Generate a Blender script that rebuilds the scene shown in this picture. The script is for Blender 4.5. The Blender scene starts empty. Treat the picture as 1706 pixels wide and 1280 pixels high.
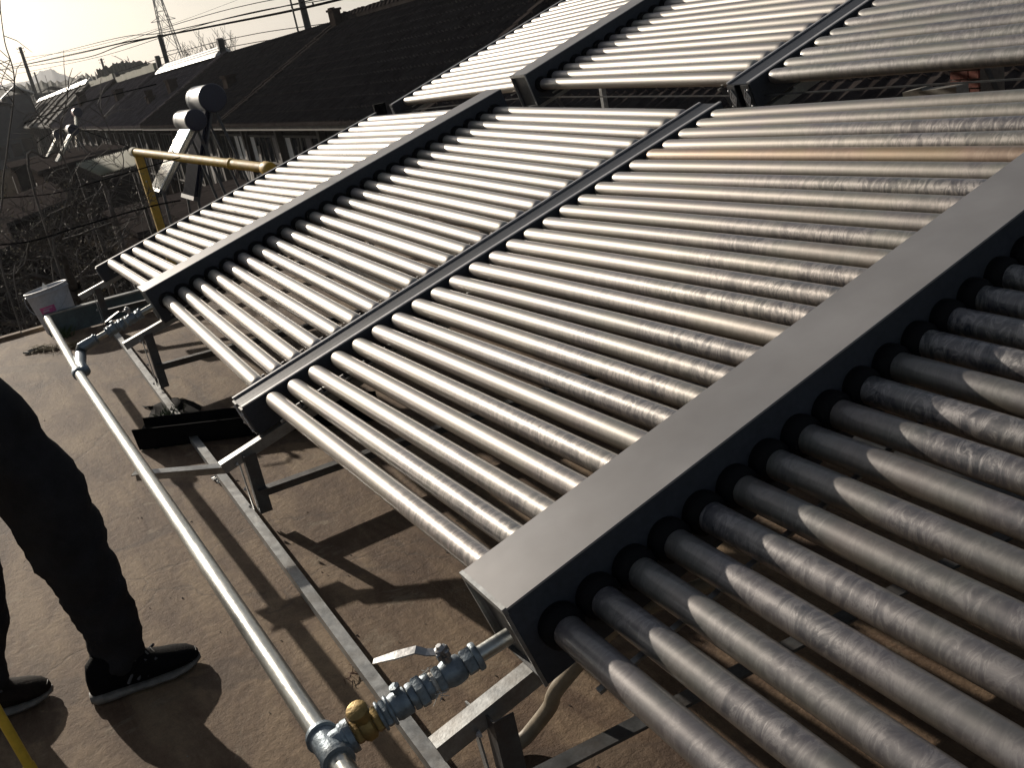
import bpy, bmesh, math, random
import numpy as np
from mathutils import Vector, Matrix, Quaternion
C = bpy.context.scene
COL = C.collection
R_ = math.radians
rnd = random.Random(7)

# ------------------------------------------------------------------ camera
CW = Vector((3.5969, -0.6712, 1.5254))
RW = [(0.464254, 0.865315, -0.188930), (0.213494, -0.316353, -0.924302), (-0.859586, 0.388776, -0.331610)]
FPX = 1697.25
cd = bpy.data.cameras.new('camera'); cam = bpy.data.objects.new('camera', cd); COL.objects.link(cam)
cd.sensor_width = 36; cd.lens = 36*FPX/1706; cd.clip_start = .05; cd.clip_end = 9000
rx, ry, rz = [Vector(a).normalized() for a in RW]
cam.matrix_world = Matrix.Translation(CW) @ Matrix(((rx.x, -ry.x, -rz.x), (rx.y, -ry.y, -rz.y), (rx.z, -ry.z, -rz.z))).to_4x4()
C.camera = cam
# ------------------------------------------------------------------ light
SUN = Vector((-.938, -.190, .290)).normalized()
w = bpy.data.worlds.new('World'); C.world = w; w.use_nodes = True
nt = w.node_tree; nt.nodes.clear()
sky = nt.nodes.new('ShaderNodeTexSky'); sky.sky_type = 'NISHITA'; sky.sun_disc = False
sky.sun_elevation = math.asin(SUN.z); sky.sun_rotation = math.atan2(SUN.x, SUN.y)
sky.air_density = 1.0; sky.dust_density = 1.6; sky.ozone_density = 1.5
bg = nt.nodes.new('ShaderNodeBackground'); bg.inputs[1].default_value = .056
wo = nt.nodes.new('ShaderNodeOutputWorld')
hs = nt.nodes.new('ShaderNodeHueSaturation'); hs.inputs['Saturation'].default_value = .55
nt.links.new(sky.outputs[0], hs.inputs['Color']); nt.links.new(hs.outputs[0], bg.inputs[0]); nt.links.new(bg.outputs[0], wo.inputs[0])
sl = bpy.data.lights.new('sun', 'SUN'); sl.energy = 5.0; sl.angle = R_(.55); sl.color = (1, .90, .77)
so = bpy.data.objects.new('sun', sl); COL.objects.link(so); so.rotation_euler = SUN.to_track_quat('Z', 'Y').to_euler(); so.location = (-20, -4, 12)
C.view_settings.view_transform = 'Standard'; C.view_settings.look = 'None'; C.view_settings.exposure = 0.0; C.view_settings.gamma = 1
C.view_settings.use_curve_mapping = False
C.cycles.max_bounces = 6; C.cycles.glossy_bounces = 4; C.cycles.diffuse_bounces = 3; C.cycles.transparent_max_bounces = 8
C.cycles.caustics_reflective = False; C.cycles.caustics_refractive = False; C.cycles.sample_clamp_indirect = 4
C.cycles.use_denoising = True

# ------------------------------------------------------------------ helpers
def ray(u, v): return (rx*((u-853)/FPX)+ry*((v-640)/FPX)+rz).normalized()
def at(u, v, d): return CW+ray(u, v)*d
def onz(u, v, z): r = ray(u, v); return CW+r*((z-CW.z)/r.z)
def ony(u, v, y): r = ray(u, v); return CW+r*((y-CW.y)/r.y)
def onx(u, v, x): r = ray(u, v); return CW+r*((x-CW.x)/r.x)

class N:
    def __init__(s, m): s.t = m.node_tree; s.t.nodes.clear()
    def __call__(s, typ, **k):
        n = s.t.nodes.new('ShaderNode'+typ)
        for a, b in k.items():
            if a.startswith('i_'):
                key = a[2:]; key = int(key) if key.isdigit() else key.replace('_', ' ')
                if hasattr(b, 'is_output') or isinstance(b, bpy.types.NodeSocket): s.t.links.new(b, n.inputs[key])
                else: n.inputs[key].default_value = b
            else: setattr(n, a, b)
        return n
    def ramp(s, fac, stops):
        n = s('ValToRGB', i_0=fac); e = n.color_ramp.elements
        while len(e) > 1: e.remove(e[-1])
        e[0].position = stops[0][0]; e[0].color = c4(stops[0][1])
        for p, c in stops[1:]:
            x = e.new(p); x.color = c4(c)
        return n.outputs[0]
    def mix(s, fac, a, b, mode='MIX'):
        n = s('Mix', data_type='RGBA', blend_type=mode)
        for i, x in ((0, fac), (6, a), (7, b)):
            if isinstance(x, bpy.types.NodeSocket): s.t.links.new(x, n.inputs[i])
            else: n.inputs[i].default_value = x if i == 0 else c4(x)
        return n.outputs[2]
    def math(s, op, a, b=0., c=None, clamp=False):
        n = s('Math', operation=op, use_clamp=clamp)
        for i, x in enumerate((a, b, c)):
            if x is None: continue
            if isinstance(x, bpy.types.NodeSocket): s.t.links.new(x, n.inputs[i])
            else: n.inputs[i].default_value = x
        return n.outputs[0]
def c4(c):
    if isinstance(c, (int, float)): return (c, c, c, 1)
    return tuple(c)+(1,) if len(c) == 3 else tuple(c)
MATS = {}
def mat(name, col, rough=.6, metal=0., var=.25, scale=8., bump=.2, bscale=60., dirt=None, dirt_amt=.4, dscale=2.5, spec=.5, coat=0., stretch=(1, 1, 1), rvar=.15, bdist=.004):
    if name in MATS: return MATS[name]
    m = bpy.data.materials.new(name); m.use_nodes = True; n = N(m)
    tc = n('TexCoord'); mp = n('Mapping', i_0=tc.outputs['Object']); mp.inputs['Scale'].default_value = stretch
    oi = n('ObjectInfo')
    add = n('VectorMath', operation='ADD', i_0=mp.outputs[0]); cx = n('CombineXYZ')
    rr = n.math('MULTIPLY', oi.outputs['Random'], 37.); n.t.links.new(rr, cx.inputs[0]); n.t.links.new(cx.outputs[0], add.inputs[1])
    vec = add.outputs[0]
    a = n('TexNoise', i_Vector=vec, i_Scale=scale, i_Detail=6., i_Roughness=.6)
    b = n('TexNoise', i_Vector=vec, i_Scale=bscale, i_Detail=3.)
    d = n('TexNoise', i_Vector=vec, i_Scale=dscale, i_Detail=8., i_Roughness=.7)
    lo = tuple(x*(1-var) for x in col); hi = tuple(min(1, x*(1+var)) for x in col)
    cc = n.ramp(a.outputs[0], [(.3, lo), (.7, hi)])
    fine = n.ramp(b.outputs[0], [(.3, .8), (.7, 1.15)])
    cc = n.mix(.6, cc, n.mix(1., cc, fine, 'MULTIPLY'))
    if dirt is not None:
        f = n.ramp(d.outputs[0], [(.45, 0.), (.68, dirt_amt)])
        cc = n.mix(f, cc, dirt)
    p = n('BsdfPrincipled'); n.t.links.new(cc, p.inputs['Base Color'])
    p.inputs['Metallic'].default_value = metal; p.inputs['Specular IOR Level'].default_value = spec; p.inputs['Coat Weight'].default_value = coat; p.inputs['Coat Roughness'].default_value = .15
    rg = n.math('MULTIPLY_ADD', a.outputs[0], rvar*2, rough-rvar, clamp=True); n.t.links.new(rg, p.inputs['Roughness'])
    if bump:
        bp = n('Bump', i_Strength=bump, i_Distance=bdist, i_Height=b.outputs[0]); n.t.links.new(bp.outputs[0], p.inputs['Normal'])
    o = n('OutputMaterial'); n.t.links.new(p.outputs[0], o.inputs[0])
    MATS[name] = m; return m

def tag(o, label=None, cat=None, group=None, kind=None):
    if label: o['label'] = label
    if cat: o['category'] = cat
    if group: o['group'] = group
    if kind: o['kind'] = kind
    return o
def empty(name, loc, label, cat, group=None):
    o = bpy.data.objects.new(name, None); COL.objects.link(o); o.location = loc; o.empty_display_size = .1
    return tag(o, label, cat, group)

class MB:
    def __init__(s, T=None): s.v = []; s.f = []; s.T = T
    def pts(s, ps):
        k = len(s.v); s.v += [s.T(Vector(p)) if s.T else Vector(p) for p in ps]; return k
    def quadbox(s, c):   # 8 corners: bottom 4 ccw, top 4
        k = s.pts(c)
        s.f += [(k+3, k+2, k+1, k), (k+4, k+5, k+6, k+7), (k, k+1, k+5, k+4), (k+1, k+2, k+6, k+5), (k+2, k+3, k+7, k+6), (k+3, k, k+4, k+7)]
        return s
    def box(s, lo, hi):
        (a, b, c), (d, e, f) = lo, hi
        return s.quadbox([(a, b, c), (d, b, c), (d, e, c), (a, e, c), (a, b, f), (d, b, f), (d, e, f), (a, e, f)])
    def beam(s, p, q, wd, ht, up=(0, 0, 1), off=(0, 0)):
        p, q = Vector(p), Vector(q); d = (q-p).normalized(); up = Vector(up)
        x = d.cross(up)
        if x.length < 1e-4: x = d.cross(Vector((1, 0, 0)))
        x.normalize(); y = x.cross(d); o = x*off[0]+y*off[1]; x = x*wd/2; y = y*ht/2
        return s.quadbox([p-x-y+o, p+x-y+o, q+x-y+o, q-x-y+o, p-x+y+o, p+x+y+o, q+x+y+o, q-x+y+o])
    def angle(s, p, q, a=.04, t=.004, up=(0, 0, 1), side=1):   # L profile: top flange + side flange
        s.beam(p, q, a, t, up); s.beam(p, q, t, a-t, up, (side*(a/2-t/2), -a/2)); return s
    def tube(s, path, rad, n=10, caps=True):
        path = [Vector(p) for p in path]; m = len(path)
        rad = rad if hasattr(rad, '__len__') else [rad]*m
        prev = None; k0 = len(s.v)
        for i in range(m):
            d = (path[min(i+1, m-1)]-path[max(i-1, 0)])
            d = d.normalized() if d.length > 1e-9 else Vector((0, 0, 1))
            if prev is None:
                x = d.orthogonal().normalized()
            else:
                x = prev-d*prev.dot(d); x = x.normalized() if x.length > 1e-6 else d.orthogonal().normalized()
            prev = x; y = d.cross(x)
            s.pts([path[i]+(x*math.cos(2*math.pi*j/n)+y*math.sin(2*math.pi*j/n))*rad[i] for j in range(n)])
        for i in range(m-1):
            for j in range(n):
                a = k0+i*n+j; b = k0+i*n+(j+1) % n; s.f.append((a, b, b+n, a+n))
        if caps:
            s.f.append(tuple(k0+j for j in range(n))[::-1]); s.f.append(tuple(k0+(m-1)*n+j for j in range(n)))
        return s
    def lathe(s, p, axis, prof, n=16, caps=True, hexa=False):    # prof: (dist, radius)
        p = Vector(p); axis = Vector(axis).normalized(); x = axis.orthogonal().normalized(); y = axis.cross(x); k0 = len(s.v)
        for (d, r) in prof:
            s.pts([p+axis*d+(x*math.cos(2*math.pi*j/n)+y*math.sin(2*math.pi*j/n))*r for j in range(n)])
        for i in range(len(prof)-1):
            for j in range(n):
                a = k0+i*n+j; b = k0+i*n+(j+1) % n; s.f.append((a, b, b+n, a+n))
        if caps:
            s.f.append(tuple(k0+j for j in range(n))[::-1]); s.f.append(tuple(k0+(len(prof)-1)*n+j for j in range(n)))
        return s
    def poly(s, ps): k = s.pts(ps); s.f.append(tuple(range(k, k+len(ps)))); return s
    def build(s, name, m, parent=None, origin=None, smooth=False, label=None, bevel=0, kind=None, auto=None):
        base = parent
        while base is not None and base.parent is not None: base = base.parent
        if base is not None: o0 = base.location.copy()
        else: o0 = Vector(origin) if origin is not None else sum(s.v, Vector())/len(s.v)
        me = bpy.data.meshes.new(name); me.from_pydata([tuple(v-o0) for v in s.v], [], s.f); me.update()
        bm = bmesh.new(); bm.from_mesh(me); bmesh.ops.recalc_face_normals(bm, faces=bm.faces)
        if bevel: bmesh.ops.bevel(bm, geom=bm.edges[:], offset=bevel, segments=1, affect='EDGES', clamp_overlap=True)
        bm.to_mesh(me); bm.free()
        if smooth:
            me.polygons.foreach_set('use_smooth', [True]*len(me.polygons))
            try: me.set_sharp_from_angle(angle=R_(42))
            except Exception: pass
        me.materials.append(m)
        o = bpy.data.objects.new(name, me); COL.objects.link(o)
        if parent is not None:
            o.parent = parent
        else: o.location = o0
        if label: o['label'] = label
        if kind: o['kind'] = kind
        return o
def inst(name, me, parent, M):   # M: world matrix; parent root only translated
    o = bpy.data.objects.new(name, me); COL.objects.link(o)
    base = parent
    while base is not None and base.parent is not None: base = base.parent
    o.parent = parent
    o.matrix_local = (Matrix.Translation(-base.location) @ M) if base is not None else M
    return o

# ------------------------------------------------------------------ materials
def tube_material(name, dust=(.15, .142, .136), frost=0., fall=True, gcol=(.80, .75, .69, 1), gw=.34):
    m = bpy.data.materials.new(name); m.use_nodes = True; n = N(m)
    tc = n('TexCoord'); oi = n('ObjectInfo'); rn = oi.outputs['Random']
    cx = n('CombineXYZ'); n.t.links.new(n.math('MULTIPLY', rn, 53.), cx.inputs[0]); n.t.links.new(n.math('MULTIPLY', rn, 11.), cx.inputs[1])
    ad = n('VectorMath', operation='ADD', i_0=tc.outputs['Object'], i_1=cx.outputs[0])
    mp = n('Mapping', i_0=ad.outputs[0]); mp.inputs['Scale'].default_value = (1.6, 16, 16)
    mf = n('Mapping', i_0=ad.outputs[0]); mf.inputs['Scale'].default_value = (22, 10, 10); mf.inputs['Rotation'].default_value = (.0, .25, .9)
    a = n('TexNoise', i_Vector=mp.outputs[0], i_Scale=1., i_Detail=6., i_Roughness=.6, i_Distortion=.4)
    f = n('TexNoise', i_Vector=mf.outputs[0], i_Scale=1.5, i_Detail=6., i_Roughness=.72, i_Distortion=1.3)
    lo = n('TexNoise', i_Vector=ad.outputs[0], i_Scale=3.2, i_Detail=3.)
    g = n('TexNoise', i_Vector=ad.outputs[0], i_Scale=240., i_Detail=2.)
    sep = n('SeparateXYZ', i_0=tc.outputs['Object'])
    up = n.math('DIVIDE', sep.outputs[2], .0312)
    xr = n.math('DIVIDE', sep.outputs[0], TLEN)
    fs = n.ramp(xr, [(.0, 1.), (.35, .75), (.75, .05 if fall else .6)])
    fs = n.math('MULTIPLY', fs, frost); fs = n.math('MULTIPLY', fs, n.ramp(n.math('MULTIPLY_ADD', lo.outputs[0], 1., n.math('MULTIPLY_ADD', rn, .34, -.17)), [(.36, .25), (.58, 1.)]))
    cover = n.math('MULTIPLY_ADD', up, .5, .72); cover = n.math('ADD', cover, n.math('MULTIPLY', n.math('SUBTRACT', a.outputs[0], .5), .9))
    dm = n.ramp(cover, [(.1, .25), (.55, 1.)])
    wsp = n.ramp(f.outputs[0], [(.36, .0), (.50, .42), (.56, 1.), (.64, .5), (.75, .9)])       # feathery frost
    dmf = n.mix(fs, 1., wsp); dm = n.math('MULTIPLY', dm, dmf)
    hue = n.ramp(lo.outputs[0], [(.32, (1.12, .98, .84)), (.44, (.93, 1.04, .88)), (.56, (1.06, .94, 1.06)), (.7, (.88, .98, 1.12))])
    dc = n.mix(1., dust, hue, 'MULTIPLY'); dc = n.mix(1., dc, n.ramp(rn, [(0, .78), (.5, 1.), (1, 1.15)]), 'MULTIPLY')
    fr = n.math('MULTIPLY', fs, wsp); dc = n.mix(n.math('MULTIPLY', fr, .75), dc, (.27, .262, .258))
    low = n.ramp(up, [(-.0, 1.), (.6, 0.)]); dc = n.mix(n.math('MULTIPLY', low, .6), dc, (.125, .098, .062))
    base = n.mix(dm, (.022, .028, .040), dc)
    p = n('BsdfPrincipled'); n.t.links.new(base, p.inputs['Base Color'])
    n.t.links.new(n.math('MULTIPLY_ADD', dm, .25, .25), p.inputs['Roughness'])
    p.inputs['Specular IOR Level'].default_value = .5
    p.inputs['Coat Weight'].default_value = .75; p.inputs['Coat Roughness'].default_value = .11
    gl = n('BsdfGlossy', i_Color=gcol, i_Roughness=.50)
    gf = n.math('MULTIPLY', n.math('MULTIPLY_ADD', dm, gw, .05), n.ramp(n.math('FRACT', n.math('MULTIPLY', rn, 7.3)), [(0, .62), (.5, .9), (1, 1.12)])); gf = n.math('MULTIPLY', gf, n.ramp(a.outputs[0], [(.3, .82), (.65, 1.)]))
    ms = n('MixShader', i_0=gf, i_1=p.outputs[0], i_2=gl.outputs[0])
    hh = n.math('ADD', n.math('MULTIPLY', g.outputs[0], .35), n.math('MULTIPLY', n.math('MULTIPLY', wsp, fs), .8))
    bp = n('Bump', i_Strength=.3, i_Distance=.0006, i_Height=hh); n.t.links.new(bp.outputs[0], p.inputs['Normal']); n.t.links.new(bp.outputs[0], gl.inputs['Normal'])
    o = n('OutputMaterial'); n.t.links.new(ms.outputs[0], o.inputs[0]); MATS[name] = m
    return m
TLEN = (1.5552+.02)*1.18
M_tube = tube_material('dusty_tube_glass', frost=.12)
M_tube_frost = tube_material('frosted_tube_glass', frost=.95, gcol=(.78, .70, .62, 1), gw=.20)  # frost, with light falling off to the right put into gloss colour
M_tube_back = tube_material('dimmed_back_tube_glass', (.13, .125, .118), frost=.8, fall=False, gcol=(.76, .72, .67, 1), gw=.13)  # frost, and dimmer light on the back row put into dust and gloss
M_tube_near = tube_material('frosted_dimmed_tube_glass', (.095, .087, .084), frost=1.0, fall=False, gcol=(.68, .64, .62, 1), gw=.17)  # heavy frost; dust and gloss also darkened to stand for weaker light here
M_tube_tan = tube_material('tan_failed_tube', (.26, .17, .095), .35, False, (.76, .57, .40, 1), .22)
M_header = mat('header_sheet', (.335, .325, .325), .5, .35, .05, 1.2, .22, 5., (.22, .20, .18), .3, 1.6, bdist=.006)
M_head_side = mat('navy_and_shaded_sheet', (.050, .055, .066), .5, 0, .15, 5., .1, 80., (.08, .08, .08), .2, 3., spec=.25)  # navy of the tails; on headers' right side, shade put into the colour
M_seal = mat('black_rubber', (.006, .006, .007), .7, 0, .2, 10., .2, 120., spec=.15)
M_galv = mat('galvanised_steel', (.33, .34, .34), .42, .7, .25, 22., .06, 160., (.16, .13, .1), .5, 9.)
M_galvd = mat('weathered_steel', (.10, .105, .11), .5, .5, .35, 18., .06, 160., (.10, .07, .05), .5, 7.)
M_lip = mat('bright_alloy_lip', (.52, .51, .51), .4, .25, .1, 15., .0, 90.)
M_pipe = mat('pipe_zinc', (.52, .53, .5), .33, .85, .2, 10., .15, 120., (.3, .27, .22), .4, 6., stretch=(.4, 1, 1))
M_fit = mat('malleable_fitting', (.22, .27, .31), .5, .55, .3, 30., .4, 110., (.4, .4, .38), .3, 20.)
M_brass = mat('brass', (.36, .25, .09), .5, .6, .25, 30., .3, 120., (.25, .14, .05), .5, 20.)
M_steel = mat('lever_steel', (.42, .42, .42), .35, .8, .2, 40., .1, 100.)
M_tape = mat('thread_tape', (.62, .6, .55), .7, 0, .2, 60., .4, 150.)
M_black = mat('black_plastic', (.006, .006, .007), .85, 0, .2, 12., .2, 40., (.010, .009, .008), .4, 6., spec=.03, rvar=.05)
M_cloth = mat('dark_trouser_cloth', (.024, .024, .027), .92, 0, .3, 14., .6, 300., spec=.15)
M_jacket = mat('dark_jacket_cloth', (.012, .013, .017), .9, 0, .3, 14., .6, 300., spec=.15)
M_skin = mat('skin', (.42, .26, .18), .5, 0, .1, 10., .1, 100.)
M_hair = mat('black_hair', (.01, .009, .008), .5, 0, .2, 60., .5, 200.)
M_shoe = mat('black_shoe_fabric', (.005, .005, .006), .85, 0, .3, 60., .5, 250., spec=.08)
M_sole = mat('grey_sole', (.2, .19, .175), .7, 0, .3, 30., .3, 100., (.06, .05, .04), .6, 20.)
M_shoe2 = mat('brown_shoe_leather', (.018, .013, .010), .8, 0, .3, 30., .3, 120., spec=.1)
M_yellow = mat('yellow_paint', (.60, .38, .05), .6, 0, .15, 12., .15, 60., (.28, .17, .07), .5, 5.)
M_yhand = mat('yellow_handle', (.65, .45, .05), .4, 0, .1, 12., .1, 60.)
M_bucket = mat('white_bucket_plastic', (.52, .54, .58), .45, 0, .08, 6., .1, 60., (.3, .27, .24), .4, 7.)
M_pink = mat('pink_label', (.62, .12, .30), .6, 0, .15, 30., .0)
M_pinkpale = mat('pale_label', (.55, .42, .5), .6, 0, .1, 30., .0)
M_board = mat('teal_board', (.10, .14, .15), .6, .1, .35, 6., .3, 60., (.05, .045, .04), .6, 4.)
M_hose = mat('tan_hose', (.30, .25, .18), .6, 0, .15, 20., .2, 60., (.14, .12, .09), .4, 8.)
M_rooftile = mat('grey_clay_tile', (.052, .044, .042), .92, 0, .4, 3., .3, 22., (.05, .045, .04), .4, 1.2, spec=0., bdist=.01)
M_roofpurp = mat('purplish_cement_tile', (.12, .104, .108), .9, 0, .35, 2., .3, 16., (.06, .05, .045), .5, .9, spec=0., bdist=.01)
M_roofgrey = mat('worn_felt_roofing', (.12, .115, .10), .9, 0, .35, 1.5, .3, 12., (.07, .065, .06), .6, .5)
M_whitesheet = mat('white_ridge_sheet', (.72, .70, .66), .5, 0, .1, 4., .2, 30., (.4, .37, .32), .3, 2.)
M_paleparapet = mat('pale_mossy_plaster', (.36, .35, .27), .85, 0, .3, 2., .4, 20., (.2, .21, .13), .5, 1.)
M_wall = mat('dark_brick_wall', (.05, .04, .036), .9, 0, .4, 2., .3, 20., spec=0.)
M_plaster = mat('pale_wall_panel', (.2, .175, .165), .8, 0, .4, 1.2, .3, 20., (.18, .15, .13), .5, 2.)
M_wood = mat('old_grey_wood', (.10, .085, .07), .8, 0, .4, 4., .5, 40., stretch=(1, 1, .2))
M_glassdark = mat('dark_pane', (.02, .024, .03), .12, 0, .2, 2., 0, spec=.6)
M_tank = mat('tank_white_enamel', (.5, .49, .47), .4, .2, .05, 3., 0)
M_tankend = mat('tank_navy_end', (.018, .02, .045), .4, .1, .1, 5., .1, 30.)
M_heatpanel = mat('bright_reflector', (.85, .82, .74), .24, .9, .04, 4., 0, rvar=.03)
M_heatdark = mat('dark_heater_tube', (.012, .014, .03), .7, 0, .1, 4., 0, spec=.1)
M_bark = mat('dark_bark', (.050, .042, .035), .9, 0, .4, 14., .8, 60.)
M_twig = mat('dry_twig', (.13, .115, .10), .85, 0, .4, 10., .3, 60.)
M_leafdry = mat('dry_leaf', (.34, .30, .22), .8, 0, .3, 20., .2, 60.)
M_weed = mat('weed_green', (.05, .08, .025), .7, 0, .4, 20., .2, 60.)
M_straw = mat('dry_straw', (.26, .21, .12), .8, 0, .35, 30., .2, 60.)
M_pole = mat('concrete_pole', (.09, .085, .08), .85, 0, .2, 6., .2, 40.)
M_wire = mat('cable_black', (.012, .012, .013), .9, 0, .1, 10., 0, spec=0.)
M_pylon = mat('pylon_steel', (.18, .18, .18), .6, .5, .1, 1., 0)
M_brick = mat('red_brick', (.15, .045, .032), .9, 0, .3, 14., .5, 60.)
M_mortar = mat('mortar', (.16, .14, .12), .95, 0, .2, 14., .3, 60.)
M_greywall = mat('grey_render', (.085, .085, .092), .9, 0, .25, 1.5, .3, 20.)
M_paper = mat('pale_scrap', (.30, .285, .25), .8, 0, .2, 14., .2, 60.)
M_mtn = mat('far_mountain', (.07, .075, .08), .95, 0, .2, .01, 0)
M_hillgreen = mat('scrub_hill', (.05, .05, .03), .95, 0, .4, .3, .3, 2.)

# deck: trowelled brown screed with stains and cracks
def deck_material():
    m = bpy.data.materials.new('brown_screed'); m.use_nodes = True; n = N(m)
    tc = n('TexCoord'); v = tc.outputs['Object']
    a = n('TexNoise', i_Vector=v, i_Scale=1.3, i_Detail=9., i_Roughness=.68, i_Distortion=.4)
    st = n('Mapping', i_0=v); st.inputs['Scale'].default_value = (1.2, 4.5, 1); st.inputs['Rotation'].default_value = (0, 0, .5)
    b = n('TexNoise', i_Vector=st.outputs[0], i_Scale=1.6, i_Detail=6., i_Roughness=.62, i_Distortion=.5)
    g = n('TexNoise', i_Vector=v, i_Scale=170., i_Detail=4., i_Roughness=.7)
    g2 = n('TexNoise', i_Vector=v, i_Scale=28., i_Detail=6., i_Roughness=.7)
    sp = n('TexVoronoi', i_Vector=v, i_Scale=55.)
    wv = n('VectorMath', operation='ADD', i_0=v); dn = n('TexNoise', i_Vector=v, i_Scale=2.2, i_Detail=6.); sc = n('VectorMath', operation='SCALE', i_0=dn.outputs[1]); sc.inputs['Scale'].default_value = .55; n.t.links.new(sc.outputs[0], wv.inputs[1])
    cr = n('TexVoronoi', feature='DISTANCE_TO_EDGE', i_Vector=wv.outputs[0], i_Scale=.55)
    c = n.ramp(a.outputs[0], [(.28, (.085, .047, .028)), (.45, (.165, .105, .066)), (.60, (.29, .205, .125))])
    c = n.mix(.75, c, n.ramp(b.outputs[0], [(.3, (.072, .036, .021)), (.47, (.17, .11, .068)), (.63, (.31, .22, .135))]))
    s1 = n('TexNoise', i_Vector=v, i_Scale=.75, i_Detail=7., i_Roughness=.55, i_Distortion=1.6)
    c = n.mix(n.ramp(s1.outputs[0], [(.56, 0.), (.585, .5), (.66, .35)]), c, (.075, .05, .038))
    s2 = n('TexNoise', i_Vector=v, i_Scale=5.5, i_Detail=8., i_Roughness=.75, i_Distortion=.8)
    c = n.mix(n.ramp(s2.outputs[0], [(.58, 0.), (.66, .5)]), c, (.34, .28, .20))
    c = n.mix(1., c, n.ramp(g2.outputs[0], [(.3, .78), (.7, 1.15)]), 'MULTIPLY')
    c = n.mix(1., c, n.ramp(g.outputs[0], [(.25, .8), (.7, 1.15)]), 'MULTIPLY')
    c = n.mix(n.ramp(sp.outputs[0], [(.0, .5), (.03, 0.)]), c, (.06, .045, .035))
    c = n.mix(n.ramp(cr.outputs[0], [(.0, .45), (.003, 0.)]), c, (.06, .045, .035))
    p = n('BsdfPrincipled'); n.t.links.new(c, p.inputs['Base Color']); p.inputs['Roughness'].default_value = .82; p.inputs['Specular IOR Level'].default_value = .3
    hh = n.math('ADD', n.math('MULTIPLY', g2.outputs[0], .9), n.math('MULTIPLY', g.outputs[0], .22))
    hh = n.math('ADD', hh, n.math('MULTIPLY', b.outputs[0], .8))
    hh = n.math('ADD', hh, n.math('MULTIPLY', n.ramp(cr.outputs[0], [(.0, 0.), (.006, 1.)]), .12))
    bp = n('Bump', i_Strength=.55, i_Distance=.010, i_Height=hh); n.t.links.new(bp.outputs[0], p.inputs['Normal'])
    o = n('OutputMaterial'); n.t.links.new(p.outputs[0], o.inputs[0]); return m
M_deck = deck_material()
M_soil = mat('dark_soil', (.028, .023, .018), .95, 0, .4, .6, .6, 6., (.045, .035, .025), .5, .15, spec=0., bdist=.05)  # yard shade is put into this very dark soil colour

# ------------------------------------------------------------------ ground, deck
GZ = -3.3
def grid(name, x0, x1, y0, y1, z, m, nx=2, ny=2):
    b = MB(); k = b.pts([(x0+(x1-x0)*i/nx, y0+(y1-y0)*j/ny, z) for j in range(ny+1) for i in range(nx+1)])
    for j in range(ny):
        for i in range(nx): a = j*(nx+1)+i; b.f.append((a, a+1, a+nx+2, a+nx+1))
    o = b.build(name, m, origin=(0, 0, z)); o['kind'] = 'structure'; return o
grid('ground', -3850, 60, -3250, 3250, GZ, M_soil, 6, 6)
XE = -4.92
d = MB().box((XE, -8, -.16), (14, 5.45, 0)).build('roof_deck', M_deck, origin=(0, 0, 0), kind='structure')
d = MB().box((XE+.12, -7.85, GZ), (13.9, 5.3, -.163)).build('house_below_wall', M_wall, origin=(4, 0, GZ)); tag(d, 'dark brick house carrying the flat roof with the collectors', 'building')
b = MB()
for i in range(26):      # worn low kerb along the far roof edge, cast in pieces
    y0 = -8+i*.517
    b.box((XE-.03, y0, -.05), (XE+.05+rnd.uniform(-.01, .01), y0+.51, .022+rnd.uniform(-.006, .006)))
b.build('roof_edge_kerb', M_deck, origin=(XE, 0, 0), kind='structure')

# ------------------------------------------------------------------ collector coordinates
U = 1.18; T15 = R_(15); ct, st = math.cos(T15), math.sin(T15)
P = .076; G = .0746; LT = 1.5552; HW = .0766
def lerp(x, kn):
    if x <= kn[0][0]: return kn[0][1]
    for (a, va), (b_, vb) in zip(kn, kn[1:]):
        if x <= b_: return va+(vb-va)*(x-a)/(b_-a)
    return kn[-1][1]
def W(x, s, n, back=0):
    if back:
        nn = n+.0148+.0304*s+lerp(x, [(-3.34, -.0035), (-1.7, .0151), (0, -.0115), (1.7, .0), (3.3, -.01)])
        ss = s+2.0796+lerp(x, [(-3.34, -.0534), (-1.7, 0), (0, -.0416), (1.7, -.02), (3.3, -.04)]); x = x+.0733
    else:
        nn = n+lerp(x, [(-3.34, .0098), (-1.7, .0233), (0, -.0304), (1.7, 0), (3.3, -.02)])-.0098*(s-.9)*lerp(x, [(-1.0, 1), (-.1, 0)])
        ss = s+lerp(x, [(-3.34, -.0454), (-1.7, -.0085), (0, -.0202), (1.7, 0), (3.3, -.02)])
    return Vector((x*U, (ss*ct-nn*st)*U, (ss*st+nn*ct)*U+.4*U))

# shared tube mesh: x from 0 (header end) to 1 tube length, domed tip
TL = (LT+.02)*U
def tube_mesh():
    n = 28; r = .0312
    prof = [(-.03, r)]+[(TL*i/6, r) for i in range(0, 6)]+[(TL-.05, r), (TL-.03, r*.97), (TL-.016, r*.86), (TL-.006, r*.62), (TL-.001, r*.3), (TL, .004)]
    vs, fs = [], []
    for x, rr in prof: vs += [(x, rr*math.cos(2*math.pi*j/n), rr*math.sin(2*math.pi*j/n)) for j in range(n)]
    for i in range(len(prof)-1):
        for j in range(n): a = i*n+j; b_ = i*n+(j+1) % n; fs.append((a, b_, b_+n, a+n))
    fs.append(tuple(range(n))[::-1]); fs.append(tuple((len(prof)-1)*n+j for j in range(n)))
    me = bpy.data.meshes.new('glass_tube'); me.from_pydata(vs, [], fs); me.update()
    me.polygons.foreach_set('use_smooth', [True]*len(me.polygons)); me.set_sharp_from_angle(angle=R_(70)); me.materials.append(M_tube); return me
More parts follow.
